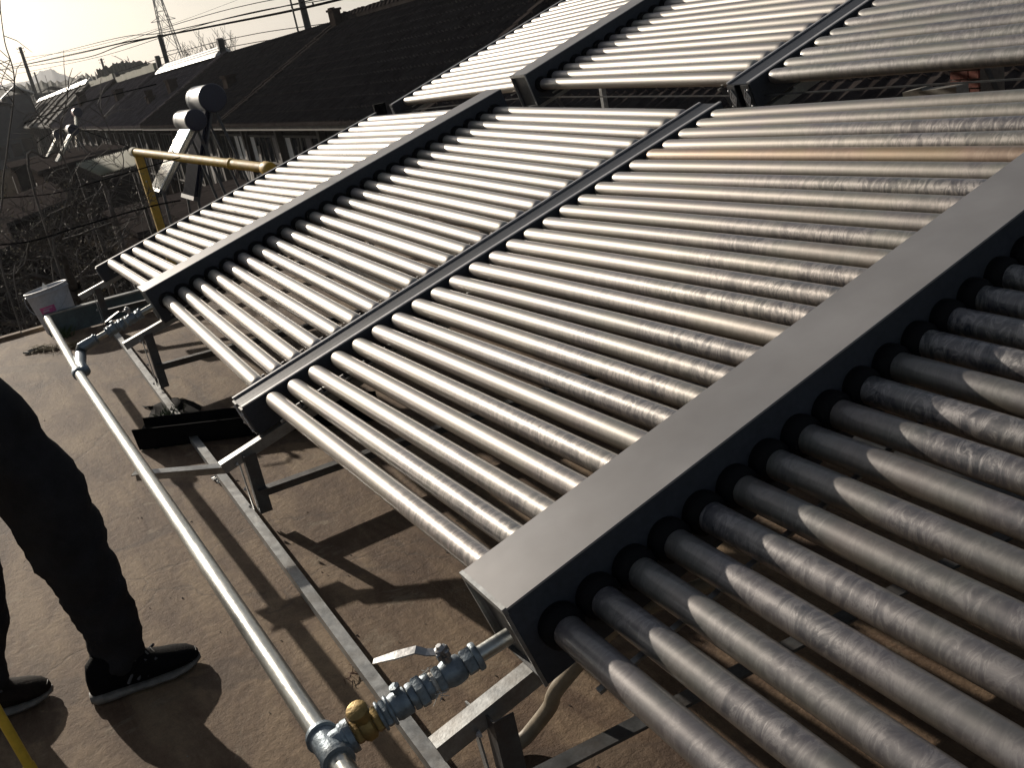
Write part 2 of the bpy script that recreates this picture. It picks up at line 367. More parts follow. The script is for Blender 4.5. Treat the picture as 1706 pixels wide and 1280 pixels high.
ME_tube = tube_mesh(); ME_frost = ME_tube.copy(); ME_frost.materials[0] = M_tube_frost; ME_near = ME_tube.copy(); ME_near.materials[0] = M_tube_near; ME_back = ME_tube.copy(); ME_back.materials[0] = M_tube_back; ME_tan = ME_tube.copy(); ME_tan.name = 'glass_tube_tan'; ME_tan.materials[0] = M_tube_tan
def seal_mesh():
    n = 24; prof = [(-.012, .043), (.012, .0455), (.026, .044), (.034, .038), (.038, .033), (.038, .029)]
    vs, fs = [], []
    for x, rr in prof: vs += [(x, rr*math.cos(2*math.pi*j/n), rr*math.sin(2*math.pi*j/n)) for j in range(n)]
    for i in range(len(prof)-1):
        for j in range(n): a = i*n+j; b_ = i*n+(j+1) % n; fs.append((a, b_, b_+n, a+n))
    me = bpy.data.meshes.new('seal_ring'); me.from_pydata(vs, [], fs); me.update()
    me.polygons.foreach_set('use_smooth', [True]*len(me.polygons)); me.materials.append(M_seal); return me
ME_seal = seal_mesh()
_o = MB().box((-.009, -.004, -.008), (.009, .004, .008)).build('tube_clip', M_lip, origin=(0, 0, 0)); ME_clip = _o.data; bpy.data.objects.remove(_o)
def axis_matrix(a, b, up):
    x = (b-a).normalized(); z = (up-x*up.dot(x)).normalized(); y = z.cross(x)
    return Matrix(((x.x, y.x, z.x, a.x), (x.y, y.y, z.y, a.y), (x.z, y.z, z.z, a.z), (0, 0, 0, 1)))

def collector(xc, back, label, tan=None):
    """xc: model x of header centre"""
    Wf = lambda v: W(v[0], v[1], v[2], back)
    root = empty('solar_collector', W(xc, -.06, -.1, back), label, 'solar collector', 'evacuated tube collectors on the roof')
    s0, s1 = -.065, 1.905; h = .084; x0, x1 = xc-HW, xc+HW
    nseg = 6; sl_ = [s0+(s1-s0)*i/nseg for i in range(nseg+1)]
    top = MB(Wf); left = MB(Wf); right = MB(Wf)
    for a, b_ in zip(sl_, sl_[1:]):
        e = 0.0
        top.box((x0-.002, a, h-.004), (x1+.002, b_-e, h))
        left.box((x0, a, -h), (x0+.003, b_-e, h-.0045)); right.box((x1-.003, a, -h), (x1, b_-e, h-.0045))
    top.build('header_cover', M_header, root); left.build('header_side', M_header, root); right.build('header_side', M_head_side, root)  # right side's shade is painted in by its navy colour
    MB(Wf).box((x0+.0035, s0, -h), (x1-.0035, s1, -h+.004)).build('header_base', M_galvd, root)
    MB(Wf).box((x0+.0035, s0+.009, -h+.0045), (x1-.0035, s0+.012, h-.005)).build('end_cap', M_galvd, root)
    b = MB(Wf)           # folded edge round the open end
    b.box((x0-.001, s0-.004, h-.012), (x1+.001, s0+.0035, h+.002)); b.box((x0-.001, s0-.004, -h-.001), (x0+.005, s0+.002, h-.0125)); b.box((x1-.005, s0-.004, -h-.001), (x1+.001, s0+.002, h-.0125))
    b.build('end_flange', M_galv, root)
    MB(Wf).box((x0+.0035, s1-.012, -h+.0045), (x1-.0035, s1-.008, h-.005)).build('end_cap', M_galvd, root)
    for sg in (-1, 1):
        xh = xc+sg*HW; xt = xc+sg*(HW+LT)
        for i in range(25):
            js = rnd.uniform(-.0042, .0042); jn = rnd.uniform(-.003, .003)
            a = W(xh, i*P, 0, back); t = W(xt, i*P+js, jn, back)
            up = (W(xh, i*P, 1, back)-a).normalized()
            M = axis_matrix(a, t, up) @ Matrix.Diagonal(((t-a).length/TL, 1, 1, 1))
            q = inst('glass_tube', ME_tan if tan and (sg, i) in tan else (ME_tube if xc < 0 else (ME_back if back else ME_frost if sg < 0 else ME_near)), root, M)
            if tan and (sg, i) in tan: q['label'] = 'tan discoloured glass tube'
            inst('seal', ME_seal, root, axis_matrix(a, t, up))
        # tail channel: inner wall against the tips, navy web, thin bright lips
        ra, rb = -.09, 1.885; w0 = xt-sg*.03; wout = xt+sg*.0; 
        def bx(m, xa, xb, na, nb, nm, sa=ra, sb=rb):
            b = MB(Wf); k = 5
            for j in range(k):
                u0 = sa+(sb-sa)*j/k; u1 = sa+(sb-sa)*(j+1)/k
                b.box((min(xa, xb), u0, na), (max(xa, xb), u1-.0004, nb))
            return b.build(nm, m, root)
        wi = xt+sg*.012; wo_ = xt+sg*.0745
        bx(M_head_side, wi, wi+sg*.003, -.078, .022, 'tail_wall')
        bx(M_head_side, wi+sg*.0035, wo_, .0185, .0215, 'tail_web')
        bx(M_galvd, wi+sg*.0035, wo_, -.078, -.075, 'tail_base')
        lip = bx(M_lip, wi-sg*.001, wi+sg*(.015 if sg < 0 else .009), .0225, .027, 'tail_lip')
        if abs(xc) < 5 and (sg*xc > 0):   # outer ends of the whole row
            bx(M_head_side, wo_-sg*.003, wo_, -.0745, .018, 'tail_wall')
        capb = MB(Wf); lo, hi = sorted((wi+sg*.004, wi+sg*.045))
        capb.box((lo, ra-.006, -.074), (hi, ra, .018)); cp = capb.build('tail_cap', M_galvd, root)
        db = MB(Wf); cxm = (lo+hi)/2
        for (rr1, rr2) in ((.017, .013), (.008, .004)):
            o_ = [(cxm, -.028+rr1*2), (cxm+rr1, -.028), (cxm, -.028-rr1*2), (cxm-rr1, -.028)]; i_ = [(cxm, -.028+rr2*2), (cxm+rr2, -.028), (cxm, -.028-rr2*2), (cxm-rr2, -.028)]
            for q in range(4):
                a1, a2, b1, b2 = o_[q], o_[(q+1) % 4], i_[q], i_[(q+1) % 4]
                db.quadbox([(a1[0], ra-.0095, a1[1]), (a2[0], ra-.0095, a2[1]), (b2[0], ra-.0095, b2[1]), (b1[0], ra-.0095, b1[1]), (a1[0], ra-.0062, a1[1]), (a2[0], ra-.0062, a2[1]), (b2[0], ra-.0062, b2[1]), (b1[0], ra-.0062, b1[1])])
        db.build('diamond_emblem', M_lip, cp)
        for q in (-.06, .0): MB(Wf).lathe((lo+.006 if sg > 0 else hi-.006, ra-.006, q), (0, -1, 0), [(0, .004), (.004, .004), (.006, .002)], 8).build('bolt', M_lip, cp)
        # cross bars below the tubes
        for k_, off in enumerate((.13, LT-.14)):
            xx = xt-sg*off
            MB(Wf).box((xx-.006, -.03, -.034), (xx+.006, 1.86, -.028)).build('cross_bar', M_galv, root)
        if back: MB(Wf).box((min(xh, wi), -.045, -.050), (max(xh, wi), -.041, -.045)).build('edge_rail', M_galvd, root)
        MB(Wf).box((min(xh, wi), 1.868, -.075), (max(xh, wi), 1.89, -.055)).build('edge_rail', M_galvd, root)
        for k_ in range(24):
            xx = xt-sg*.125; s_ = (k_+.5)*P; cm = W(xx, s_, -.0195, back)
            inst('tube_clip', ME_clip, root, axis_matrix(cm, cm+(W(xx, s_+.1, -.0195, back)-cm), (W(xx, s_, .1, back)-cm).normalized()))
    return root
XA = G+LT+HW; XB = -XA
cA = collector(XA, 0, 'front solar collector with the widest header box, nearest the galvanised valve assembly', tan={(-1, 20)})
cB = collector(XB, 0, 'front solar collector on the roof edge side, beside the white bucket')
cC = collector(XB, 1, 'upper solar collector on the roof edge side, behind the yellow gas pipe')
cD = collector(XA, 1, 'upper solar collector at the top right, above the brick pier')

# ------------------------------------------------------------------ support frames
def frame(back, label):
    Wf = lambda v: W(v[0], v[1], v[2], back)
    root = empty('support_frame', (0, W(0, -.1, 0, back).y, 0), label, 'support frame', 'steel frames under the collectors')
    y0 = W(0, -.2, -.1, back).y
    bars = [-3.48, XB-.01, .06, XA+.01, 3.42]
    if not back: MB().angle((-4.3, y0+.02, .040), (4.2, y0-.0, .036), .034, .004).build('base_bar', M_galv, root)
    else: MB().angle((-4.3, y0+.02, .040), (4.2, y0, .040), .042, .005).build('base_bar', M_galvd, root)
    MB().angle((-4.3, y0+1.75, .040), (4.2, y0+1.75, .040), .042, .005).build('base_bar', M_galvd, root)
    for i, x in enumerate(bars):
        a = W(x, -.26 if i != 2 else -.235, -.088, back); b_ = W(x, 1.95, -.088, back)
        sr = MB().angle(a, b_, .040, .004, up=(0, -st, ct), side=1).build('slope_rail', M_galv, root)
        # low post under the rail's lower end
        xx = x*U; p = W(x, -.165, -.092, back)
        MB().angle((xx+.03, p.y, .045), (xx+.03, p.y, p.z-.004), .045, .004, up=(0, -1, 0), side=1).build('post', M_galvd, root)
        MB().beam((xx-.045, p.y-.01, p.z-.01), (xx+.0, p.y-.012, .05), .022, .004, up=(0, 1, 0)).build('diagonal', M_galv, root)
        # rear post
        q = W(x, 1.62, -.092, back)
        MB().angle((xx+.03, q.y, .045), (xx+.03, q.y, q.z-.004), .042, .004, up=(0, -1, 0), side=1).build('post', M_galv, root)
        for (bx_, by_, bz_) in ((xx+.030, p.y-.0235, p.z-.03), (xx+.030, p.y-.0235, p.z*.5+.01), (xx+.022, p.y-.0235, .075)):
            MB().lathe((bx_, by_, bz_), (0, -1, 0), [(0, .009), (.001, .009), (.0015, .0065), (.006, .0065), (.0065, .003), (.009, .003)], 6).build('bolt', M_lip, root)
        # tie from mid post to the rear
        MB().angle((xx+.055, p.y+.01, p.z*.50), (xx+.055, q.y, .10), .042, .004, up=(0, 0, 1), side=-1).build('brace', M_galvd, root)
        MB().beam((xx+.02, q.y-.7, W(x, 1.0, -.12, back).z-.01), (xx+.02, q.y-.02, .12), .03, .004, up=(1, 0, 0)).build('brace', M_galvd, root)
        if i == 2 and not back:
            # bent arm reaching out under the supply pipe
            e = onz(222, 789, .285); MB().angle(a+Vector((-.0, .015, -.012)), e, .040, .004).build('support_arm', M_galv, root)
    return root
fr1 = frame(0, 'steel angle frame under the front collectors, standing on the brown roof')
fr2 = frame(1, 'steel angle frame under the upper collectors, behind the front row')

# ------------------------------------------------------------------ supply pipe and valves
def Wn(x, s, n=0.): return W(x, s, n)
def plane(u, v):     # pixel on the tube plane n = 0 (undistorted)
    pn = Vector((0, -st, ct)); o = Vector((0, 0, .4*U)); r = ray(u, v); return CW+r*((o-CW).dot(pn)/r.dot(pn))
pT = plane(550, 1248); pB = plane(131, 622); pE = plane(80, 533)
pipe = empty('supply_pipe', (pT.x, pT.y, pT.z), 'long galvanised water pipe running beside the lower ends of the collectors', 'pipe')
pX = pT+(pT-pB).normalized()*.9
MB().tube([pX, pT+(pT-pB).normalized()*.04], .0225, 20).build('pipe_run', M_pipe, pipe, smooth=True)
MB().tube([pT, pT.lerp(pB, .33)+Vector((0, 0, .004)), pT.lerp(pB, .66), pB], .0225, 24).build('pipe_run', M_pipe, pipe, smooth=True)
MB().tube([pB, pB.lerp(pE, .5), pE], .0225, 20).build('pipe_run', M_pipe, pipe, smooth=True)
MB().lathe(pB, pE-pB, [(-.035, .027), (-.03, .031), (.03, .031), (.035, .027)], 16).build('coupling', M_fit, pipe, smooth=True)
MB().tube([pE-(pE-pB).normalized()*.01, pE+(pE-pB).normalized()*.012], .026, 16).build('end_plug', M_pipe, pipe, smooth=True)

def band(b, p, ax, d0, d1, r, n=18, hexa=False):
    k = 6 if hexa else n
    b.lathe(p, ax, [(d0, r*.94), (d0+.003, r), (d1-.003, r), (d1, r*.94)], k); return b
def valve_train(ph, pe, label, flip=1, brass=True):
    """from header end ph down to pipe end pe"""
    L = (pe-ph).length; ax = (pe-ph).normalized(); upn = Vector((0, -st, ct)); sidev = ax.cross(upn).normalized()
    root = empty('valve_assembly', pe, label, 'valve assembly', 'valve assemblies joining the headers to the pipe')
    k = L/.40
    A = lambda f: f*k*1.
    b = MB(); b.tube([ph-ax*.01, ph+ax*A(.40)], .0165, 18); b.build('nipple', M_pipe, root, smooth=True)
    b = MB(); band(b, ph, ax, A(.062), A(.075), .029); band(b, ph, ax, A(.0755), A(.098), .027, hexa=True); b.build('union_nut', M_fit, root, smooth=True)
    b = MB(); b.lathe(ph, ax, [(A(.099), .021), (A(.104), .026), (A(.120), .029), (A(.135), .028), (A(.146), .024)], 20); band(b, ph, ax, A(.1465), A(.163), .028, hexa=True); bv = b.build('ball_valve', M_fit, root, smooth=True)
    c = ph+ax*A(.122)
    MB().lathe(c, upn, [(.02, .010), (.042, .010), (.043, .007), (.052, .007)], 12).build('valve_stem', M_steel, root, smooth=True)
    b = MB(); b.lathe(c+upn*.052, upn, [(0, .0125), (.009, .0125), (.011, .008), (.016, .006)], 6)
    for q in (0, 1, 2, 3): b.lathe(c+upn*.050+sidev*.012*math.cos(q*1.57+.6)+ax*.012*math.sin(q*1.57+.6), upn, [(-.008, .005), (.004, .005), (.006, .003)], 8)
    b.build('stem_nut', M_steel, root, smooth=True)
    ld = (ax*.86+sidev*flip*.50+upn*.02).normalized(); c2 = c+upn*.050
    b = MB(); pts = [c2+ld*.0, c2+ld*.028+upn*.006, c2+ld*.045+upn*.018, c2+ld*.085+upn*.016, c2+ld*.135+upn*.012]; hw = [.010, .009, .010, .011, .007]
    sd = ld.cross(upn).normalized()
    for j in range(4):
        p0, p1 = pts[j], pts[j+1]
        b.quadbox([p0-sd*hw[j], p0+sd*hw[j], p1+sd*hw[j+1], p1-sd*hw[j+1], p0-sd*hw[j]+upn*.003, p0+sd*hw[j]+upn*.003, p1+sd*hw[j+1]+upn*.003, p1-sd*hw[j+1]+upn*.003])
    b.build('lever', M_steel, root)
    b = MB(); band(b, ph, ax, A(.172), A(.188), .026); band(b, ph, ax, A(.1885), A(.207), .032, hexa=True); band(b, ph, ax, A(.2075), A(.222), .027); b.build('union_nut', M_fit, root, smooth=True)
    b = MB()
    for q in range(5): b.lathe(ph+upn*rnd.uniform(-.001, .001), ax, [(A(.163+q*.0019), .0195+rnd.uniform(0, .003)), (A(.1649+q*.0019), .0195+rnd.uniform(0, .003))], 14)
    for q in range(14):     # frayed ends of the hemp
        s0 = ph+ax*A(.168+rnd.uniform(-.004, .006)); dd = (upn*rnd.uniform(-.4, 1)+sidev*rnd.uniform(-1, 1)).normalized()
        b.tube([s0+dd*.018, s0+dd*.03+ax*rnd.uniform(-.01, .01), s0+dd*.036+ax*rnd.uniform(-.02, .02)-upn*.004], .0008, 4)
    b.build('thread_seal', M_tape, root)
    b = MB(); b.lathe(ph, ax, [(A(.223), .022), (A(.226), .027), (A(.252), .028), (A(.262), .025)], 20); b.lathe(ph+ax*A(.236), upn, [(.018, .008), (.036, .008), (.037, .011), (.043, .011)], 6); b.build('union_body', M_fit, root, smooth=True)
    b = MB(); band(b, ph, ax, A(.263), A(.270), .0305); band(b, ph, ax, A(.2705), A(.283), .028, hexa=True); band(b, ph, ax, A(.2835), A(.290), .030); b.build('union_nut', M_fit, root, smooth=True)
    if brass:
        b = MB(); band(b, ph, ax, A(.2905), A(.304), .026, hexa=True); b.lathe(ph, ax, [(A(.3045), .021), (A(.31), .029), (A(.326), .030), (A(.334), .024)], 20); band(b, ph, ax, A(.3345), A(.348), .0255, hexa=True)
        ck = b.build('check_valve', M_brass, root, smooth=True)
        c = ph+ax*A(.318); dd = (upn*.9-sidev*.25).normalized(); MB().lathe(c, dd, [(.015, .016), (.042, .016), (.0425, .021), (.054, .021), (.056, .018)], 20).build('cap', M_brass, ck, smooth=True)
    b = MB(); band(b, ph, ax, A(.349), A(.358), .024); band(b, ph, ax, A(.3585), A(.371), .031); band(b, ph, ax, A(.3715), A(.379), .027, hexa=True); b.build('coupling', M_fit, root, smooth=True)
    return root, ax, upn, sidev
phA = W(XA, -.072, -.02); va, axA, upn, sv = valve_train(phA, pT, 'galvanised valve assembly with brass check valve beside the biggest header box')
b = MB(); b.lathe(pT-(pB-pT).normalized()*.0, pB-pT, [(-.05, .031), (-.038, .033), (-.036, .028), (.036, .028), (.038, .033), (.05, .031)], 20); b.lathe(pT, -axA, [(0, .027), (.034, .027), (.036, .033), (.048, .033)], 20)
b.build('tee', M_fit, va, smooth=True)
phB = W(XB, -.072, -.01); eB = plane(152, 577)+Vector((0, 0, .02))
vb, axB, u2, s2 = valve_train(phB, eB, 'small galvanised valve assembly with elbow near the white bucket', flip=-1, brass=False)
b = MB(); b.tube([eB-axB*.03, eB, eB+axB*.045, eB+axB*.065+Vector((.0, -.0, -.03)), eB.lerp(pB, .6)+Vector((0, -.02, -.02)), pB+Vector((0, .03, 0)), pB], [.026, .028, .03, .029, .028, .027, .024], 14); b.build('elbow', M_fit, vb, smooth=True)

# ------------------------------------------------------------------ loose things on the deck
def hose():
    p0 = onz(935, 1140, .20); p1 = onz(915, 1180, .12); p2 = onz(880, 1225, .035); p3 = onz(840, 1275, .02); p4 = p3+Vector((.25, -.12, 0)); p5 = p4+Vector((.5, -.05, .0))
    pm = W(XA+.03, .12, -.12)
    ctrl = [pm+Vector((0, .25, -.02)), pm, p0, p1, p2, p3, p4, p5]; out = []
    for i in range(len(ctrl)-1):
        a = ctrl[max(i-1, 0)]; b_ = ctrl[i]; c_ = ctrl[i+1]; d_ = ctrl[min(i+2, len(ctrl)-1)]
        for k in range(8):
            t = k/8; out.append(.5*((2*b_)+(c_-a)*t+(2*a-5*b_+4*c_-d_)*t*t+(3*b_-a-3*c_+d_)*t**3))
    for q in out: q.z = max(q.z, .018)
    o = MB().tube(out, .017, 14).build('hose', M_hose, smooth=True); tag(o, 'thick tan hose curving down from under the biggest header box', 'hose')
hose()
# black trough and crumpled sheet
a = onz(236, 722, .10); b_ = onz(445, 690, .10); a.z = b_.z = .10
q0, q1 = onz(236, 728, .05), onz(450, 700, .05); dd = (q1-q0).normalized(); sd = dd.cross(Vector((0, 0, 1)))
b = MB(); q1 = q1+dd*.5; z0 = .004
for s_, h0, h1 in ((-1, 0, .10), (1, 0, .09)):
    b.quadbox([Vector((q0+sd*(.045*s_)).to_tuple()[:2]+(z0,)), Vector((q0+sd*(.05*s_)).to_tuple()[:2]+(z0,)), Vector((q1+sd*(.05*s_)).to_tuple()[:2]+(z0,)), Vector((q1+sd*(.045*s_)).to_tuple()[:2]+(z0,)),
               Vector((q0+sd*(.055*s_)).to_tuple()[:2]+(h1+.02,)), Vector((q0+sd*(.062*s_)).to_tuple()[:2]+(h1+.02,)), Vector((q1+sd*(.062*s_)).to_tuple()[:2]+(h1,)), Vector((q1+sd*(.055*s_)).to_tuple()[:2]+(h1,))])
b.beam(Vector((q0.x, q0.y, .007)), Vector((q1.x, q1.y, .007)), .09, .006)
o = b.build('plastic_trough', M_black); tag(o, 'long black plastic trough lying on the roof across the base bar', 'trough')
b = MB(); nx, ny = 16, 10; c0 = onz(238, 680, 0); c1 = onz(345, 665, 0)
for j in range(ny+1):
    for i in range(nx+1):
        u_, v_ = i/nx, j/ny; edge = min(u_, 1-u_, v_, 1-v_)
        p = c0.lerp(c1, .1+.8*u_)+Vector((-.10+.72*v_+.05*math.sin(7*u_), .05*math.sin(6*v_)-.06-.05*v_, 0))
        b.v.append(Vector((p.x+.02*math.sin(13*v_+5*u_), p.y+.02*math.cos(11*u_), .004+min(1, edge*6)*(.010+.022*abs(math.sin(6*u_+4*v_)*math.cos(5*v_-3*u_))))))
for j in range(ny):
    for i in range(nx): a_ = j*(nx+1)+i; b.f.append((a_, a_+1, a_+nx+2, a_+nx+1))
o = b.build('plastic_sheet', M_black, smooth=True); tag(o, 'crumpled black plastic sheet lying behind the black trough', 'plastic sheet')

# bucket
bc = onz(108, 548, 0); bc.z = 0
bk = empty('bucket', bc, 'white plastic bucket with a pink label at the far roof edge', 'bucket')
tl = Vector((-.06, -.10, 1)).normalized()
b = MB(); b.lathe(bc, tl, [(0.0, .118), (.006, .125), (.30, .150), (.302, .158), (.312, .158), (.314, .152), (.325, .152), (.327, .160), (.336, .160), (.338, .150), (.336, .146), (.20, .138), (.012, .118)], 32, caps=False)
b.lathe(bc, tl, [(.004, .118), (.008, .118)], 32); b.build('bucket_body', M_bucket, bk, smooth=True)
b = MB(); vx = Vector((.94, -.34, 0)).normalized()   # direction the label faces (towards the roof)
def on_bucket(ang, h, e=.0015):
    x = vx-tl*vx.dot(tl); x.normalize(); y = tl.cross(x); r = .125+(.15-.125)*h/.30+e
    return bc+tl*h+(x*math.cos(ang)+y*math.sin(ang))*r
def patch(a0, a1, h0, h1, e, nm, m, n=10):
    b = MB(); k = b.pts([on_bucket(a0+(a1-a0)*i/n, h, e) for h in (h0, h1) for i in range(n+1)])
    for i in range(n): b.f.append((k+i, k+i+1, k+n+2+i, k+n+1+i))
    return b.build(nm, m, bk, smooth=True)
patch(-.42, .38, .165, .215, .001, 'label', M_pink)
patch(-.30, .05, .178, .190, .0016, 'label_print', M_pinkpale); patch(-.2, .25, .197, .203, .0016, 'label_print', M_pinkpale)
patch(.15, .75, .10, .145, .001, 'label_print', M_pinkpale)
b = MB(); b.tube([on_bucket(1.5+.0*i, .31, .02)+tl*(-.16*math.sin(math.pi*i/16))+(on_bucket(1.5-3.0*i/16, .31, .02)-on_bucket(1.5, .31, .02)) for i in range(17)], .0022, 6); b.build('handle', M_steel, bk, smooth=True)
o = MB().lathe(bc+tl*.335+Vector((.06, 0, 0)), tl, [(0, .03), (.05, .0)], 3).build('tag', M_whitesheet, bk)

# teal board standing on edge with a step
g0 = onz(62, 563, 0); g1 = onz(250, 520, 0); g1.z = g0.z = 0
dd = (g1-g0).normalized()
g0 = onx(80, 548, -4.45); g0.z = 0; g1 = Vector((-4.38, .32, 0))
bo = empty('sheet_metal_trough', g0, 'low teal sheet metal ledge standing in front of the white bucket', 'metal ledge')
MB().beam(g0+Vector((0, 0, .085)), g1+Vector((0, 0, .085)), .006, .155).build('side_sheet', M_board, bo)
MB().beam(g0+Vector((-.05, 0, .166)), g1+Vector((-.05, 0, .166)), .10, .005).build('top_sheet', M_board, bo)
MB().beam(g0+Vector((.004, 0, .170)), g1+Vector((.004, 0, .170)), .012, .012).build('rim', M_galv, bo)

# weeds, straw and litter
def tuft(c, n, h, spread, m, name, label, cat, lean=(0, 0, 0)):
    b = MB()
    for i in range(n):
        a = rnd.uniform(0, 6.28); r = rnd.uniform(0, spread); p = Vector((c[0]+r*math.cos(a)*1., c[1]+r*math.sin(a), c[2])); hh = h*rnd.uniform(.4, 1)
        d_ = Vector((rnd.uniform(-.7, .7), rnd.uniform(-.7, .7), 1))+Vector(lean); d_.normalize(); sd_ = d_.cross(Vector((rnd.uniform(-1, 1), rnd.uniform(-1, 1), .1))).normalized()*.0035
        m1 = p+d_*hh*.5; e = p+d_*hh+Vector((rnd.uniform(-.03, .03), rnd.uniform(-.03, .03), -hh*.15))
        k = b.pts([p-sd_, p+sd_, m1+sd_, m1-sd_, e]); b.f += [(k, k+1, k+2, k+3), (k+3, k+2, k+4)]
    o = b.build(name, m); tag(o, label, cat); return o
p = onz(285, 700, 0); tuft(p, 90, .11, .07, M_weed, 'weed', 'small green weed growing at the foot of the middle frame post', 'weed')
p = onz(108, 562, 0); tuft(p, 70, .13, .07, M_weed, 'weed', 'green weed growing beside the bucket and the pipe end', 'weed')
p = onz(95, 578, 0)
b = MB()
for i in range(260):
    f = rnd.random(); c_ = onz(50+85*f, 586-8*f, 0)+Vector((rnd.gauss(0, .03), rnd.gauss(0, .02), .004+abs(rnd.gauss(0, .012))))
    a = rnd.gauss(.9, .6); L_ = rnd.uniform(.03, .13); d_ = Vector((math.cos(a), math.sin(a), rnd.uniform(-.05, .25)))*L_
    b.beam(c_, c_+d_, .003, .002)
o = b.build('dry_straw', M_straw); tag(o, 'pale dry straw lying on the roof near the bucket', 'straw', kind='stuff')
p = onz(48, 586, .012)
b = MB()
for i in range(5): q = onz(40+8*i, 588-2.5*i, .012); b.beam(q, q+Vector((.035, .03, rnd.uniform(-.004, .01))), .02, .014, up=(0, .2, 1))
o = b.build('broken_chip', M_paper); tag(o, 'broken pale chips at the end of the dry straw', 'debris', kind='stuff')
b = MB()
for i in range(200):     # small stones and crumbs
    x, y = rnd.uniform(-4.7, 2.6), rnd.uniform(-2.2, 1.6)
    if rnd.random() < .5: x, y = rnd.gauss(.3, 1.0), rnd.gauss(-.2, .5)
    r = rnd.choice([.0015, .002, .0025, .003, .004]); k = b.pts([(x+r*rnd.uniform(.6, 1.2), y, .001), (x-r*rnd.uniform(.6, 1), y+r, .001), (x-r, y-r, .001), (x, y, r*1.3)]); b.f += [(k, k+1, k+3), (k+1, k+2, k+3), (k+2, k, k+3)]
o = b.build('grit', M_paper, origin=(0, 0, 0)); tag(o, 'small pale grit scattered over the brown roof', 'grit', kind='stuff')
p = onz(383, 722+170, 0)
b = MB(); q = onz(352, 797, .004)
for i in range(3): b.tube([q+Vector((.02*i, 0, .004)), q+Vector((.05, .03+.02*i, .02)), q+Vector((.09-.02*i, .01, .004)), q+Vector((.13, .04, .006))], .0035, 5)
o = b.build('torn_foil', M_galv); tag(o, 'scrap of torn foil on the roof under the bent frame arm', 'scrap')
b = MB()
for i in range(7):
    q = onz(586+rnd.uniform(-12, 12), 1125+rnd.uniform(-14, 14), .004); a = rnd.uniform(0, 6.28); b.tube([q, q+Vector((.02*math.cos(a), .02*math.sin(a), .008)), q+Vector((.035*math.cos(a+.5), .035*math.sin(a+.5), .004))], .001, 4)
o = b.build('rusty_wire', mat('rust', (.10, .035, .02), .8, .2)); tag(o, 'tangle of rusty wire on the roof beside the base bar', 'wire')

# ------------------------------------------------------------------ person
def skin_mesh(name, m, nodes, edges, parent, sub=2, root=0):
    """nodes: (point, (rx, ry)) world"""
    o0 = parent.location if parent else nodes[0][0]
    me = bpy.data.meshes.new(name); me.from_pydata([tuple(Vector(p)-o0) for p, r in nodes], edges, [])
    o = bpy.data.objects.new(name, me); COL.objects.link(o)
    sk = o.modifiers.new('s', 'SKIN'); sk.use_smooth_shade = True
    for i, (p, r) in enumerate(nodes):
        me.skin_vertices[0].data[i].radius = r if hasattr(r, '__len__') else (r, r)
    me.skin_vertices[0].data[root].use_root = True
    sb = o.modifiers.new('d', 'SUBSURF'); sb.levels = sub; sb.render_levels = sub
    dg = bpy.context.evaluated_depsgraph_get(); ev = o.evaluated_get(dg); nm = bpy.data.meshes.new_from_object(ev)
    nm.polygons.foreach_set('use_smooth', [True]*len(nm.polygons))
    nm.materials.clear(); nm.materials.append(m); o.modifiers.clear(); o.data = nm; nm.name = name
    bpy.data.meshes.remove(me)
    if parent: o.parent = parent
    else: o.location = o0
    return o
def rough_cloth(o, amp, fr, seed=0):
    from mathutils import noise
    for v in o.data.vertices:
        v.co += v.normal*amp*noise.noise(Vector((v.co.x*fr, v.co.y*fr, v.co.z*fr*1.6+seed)))
    o.data.update()
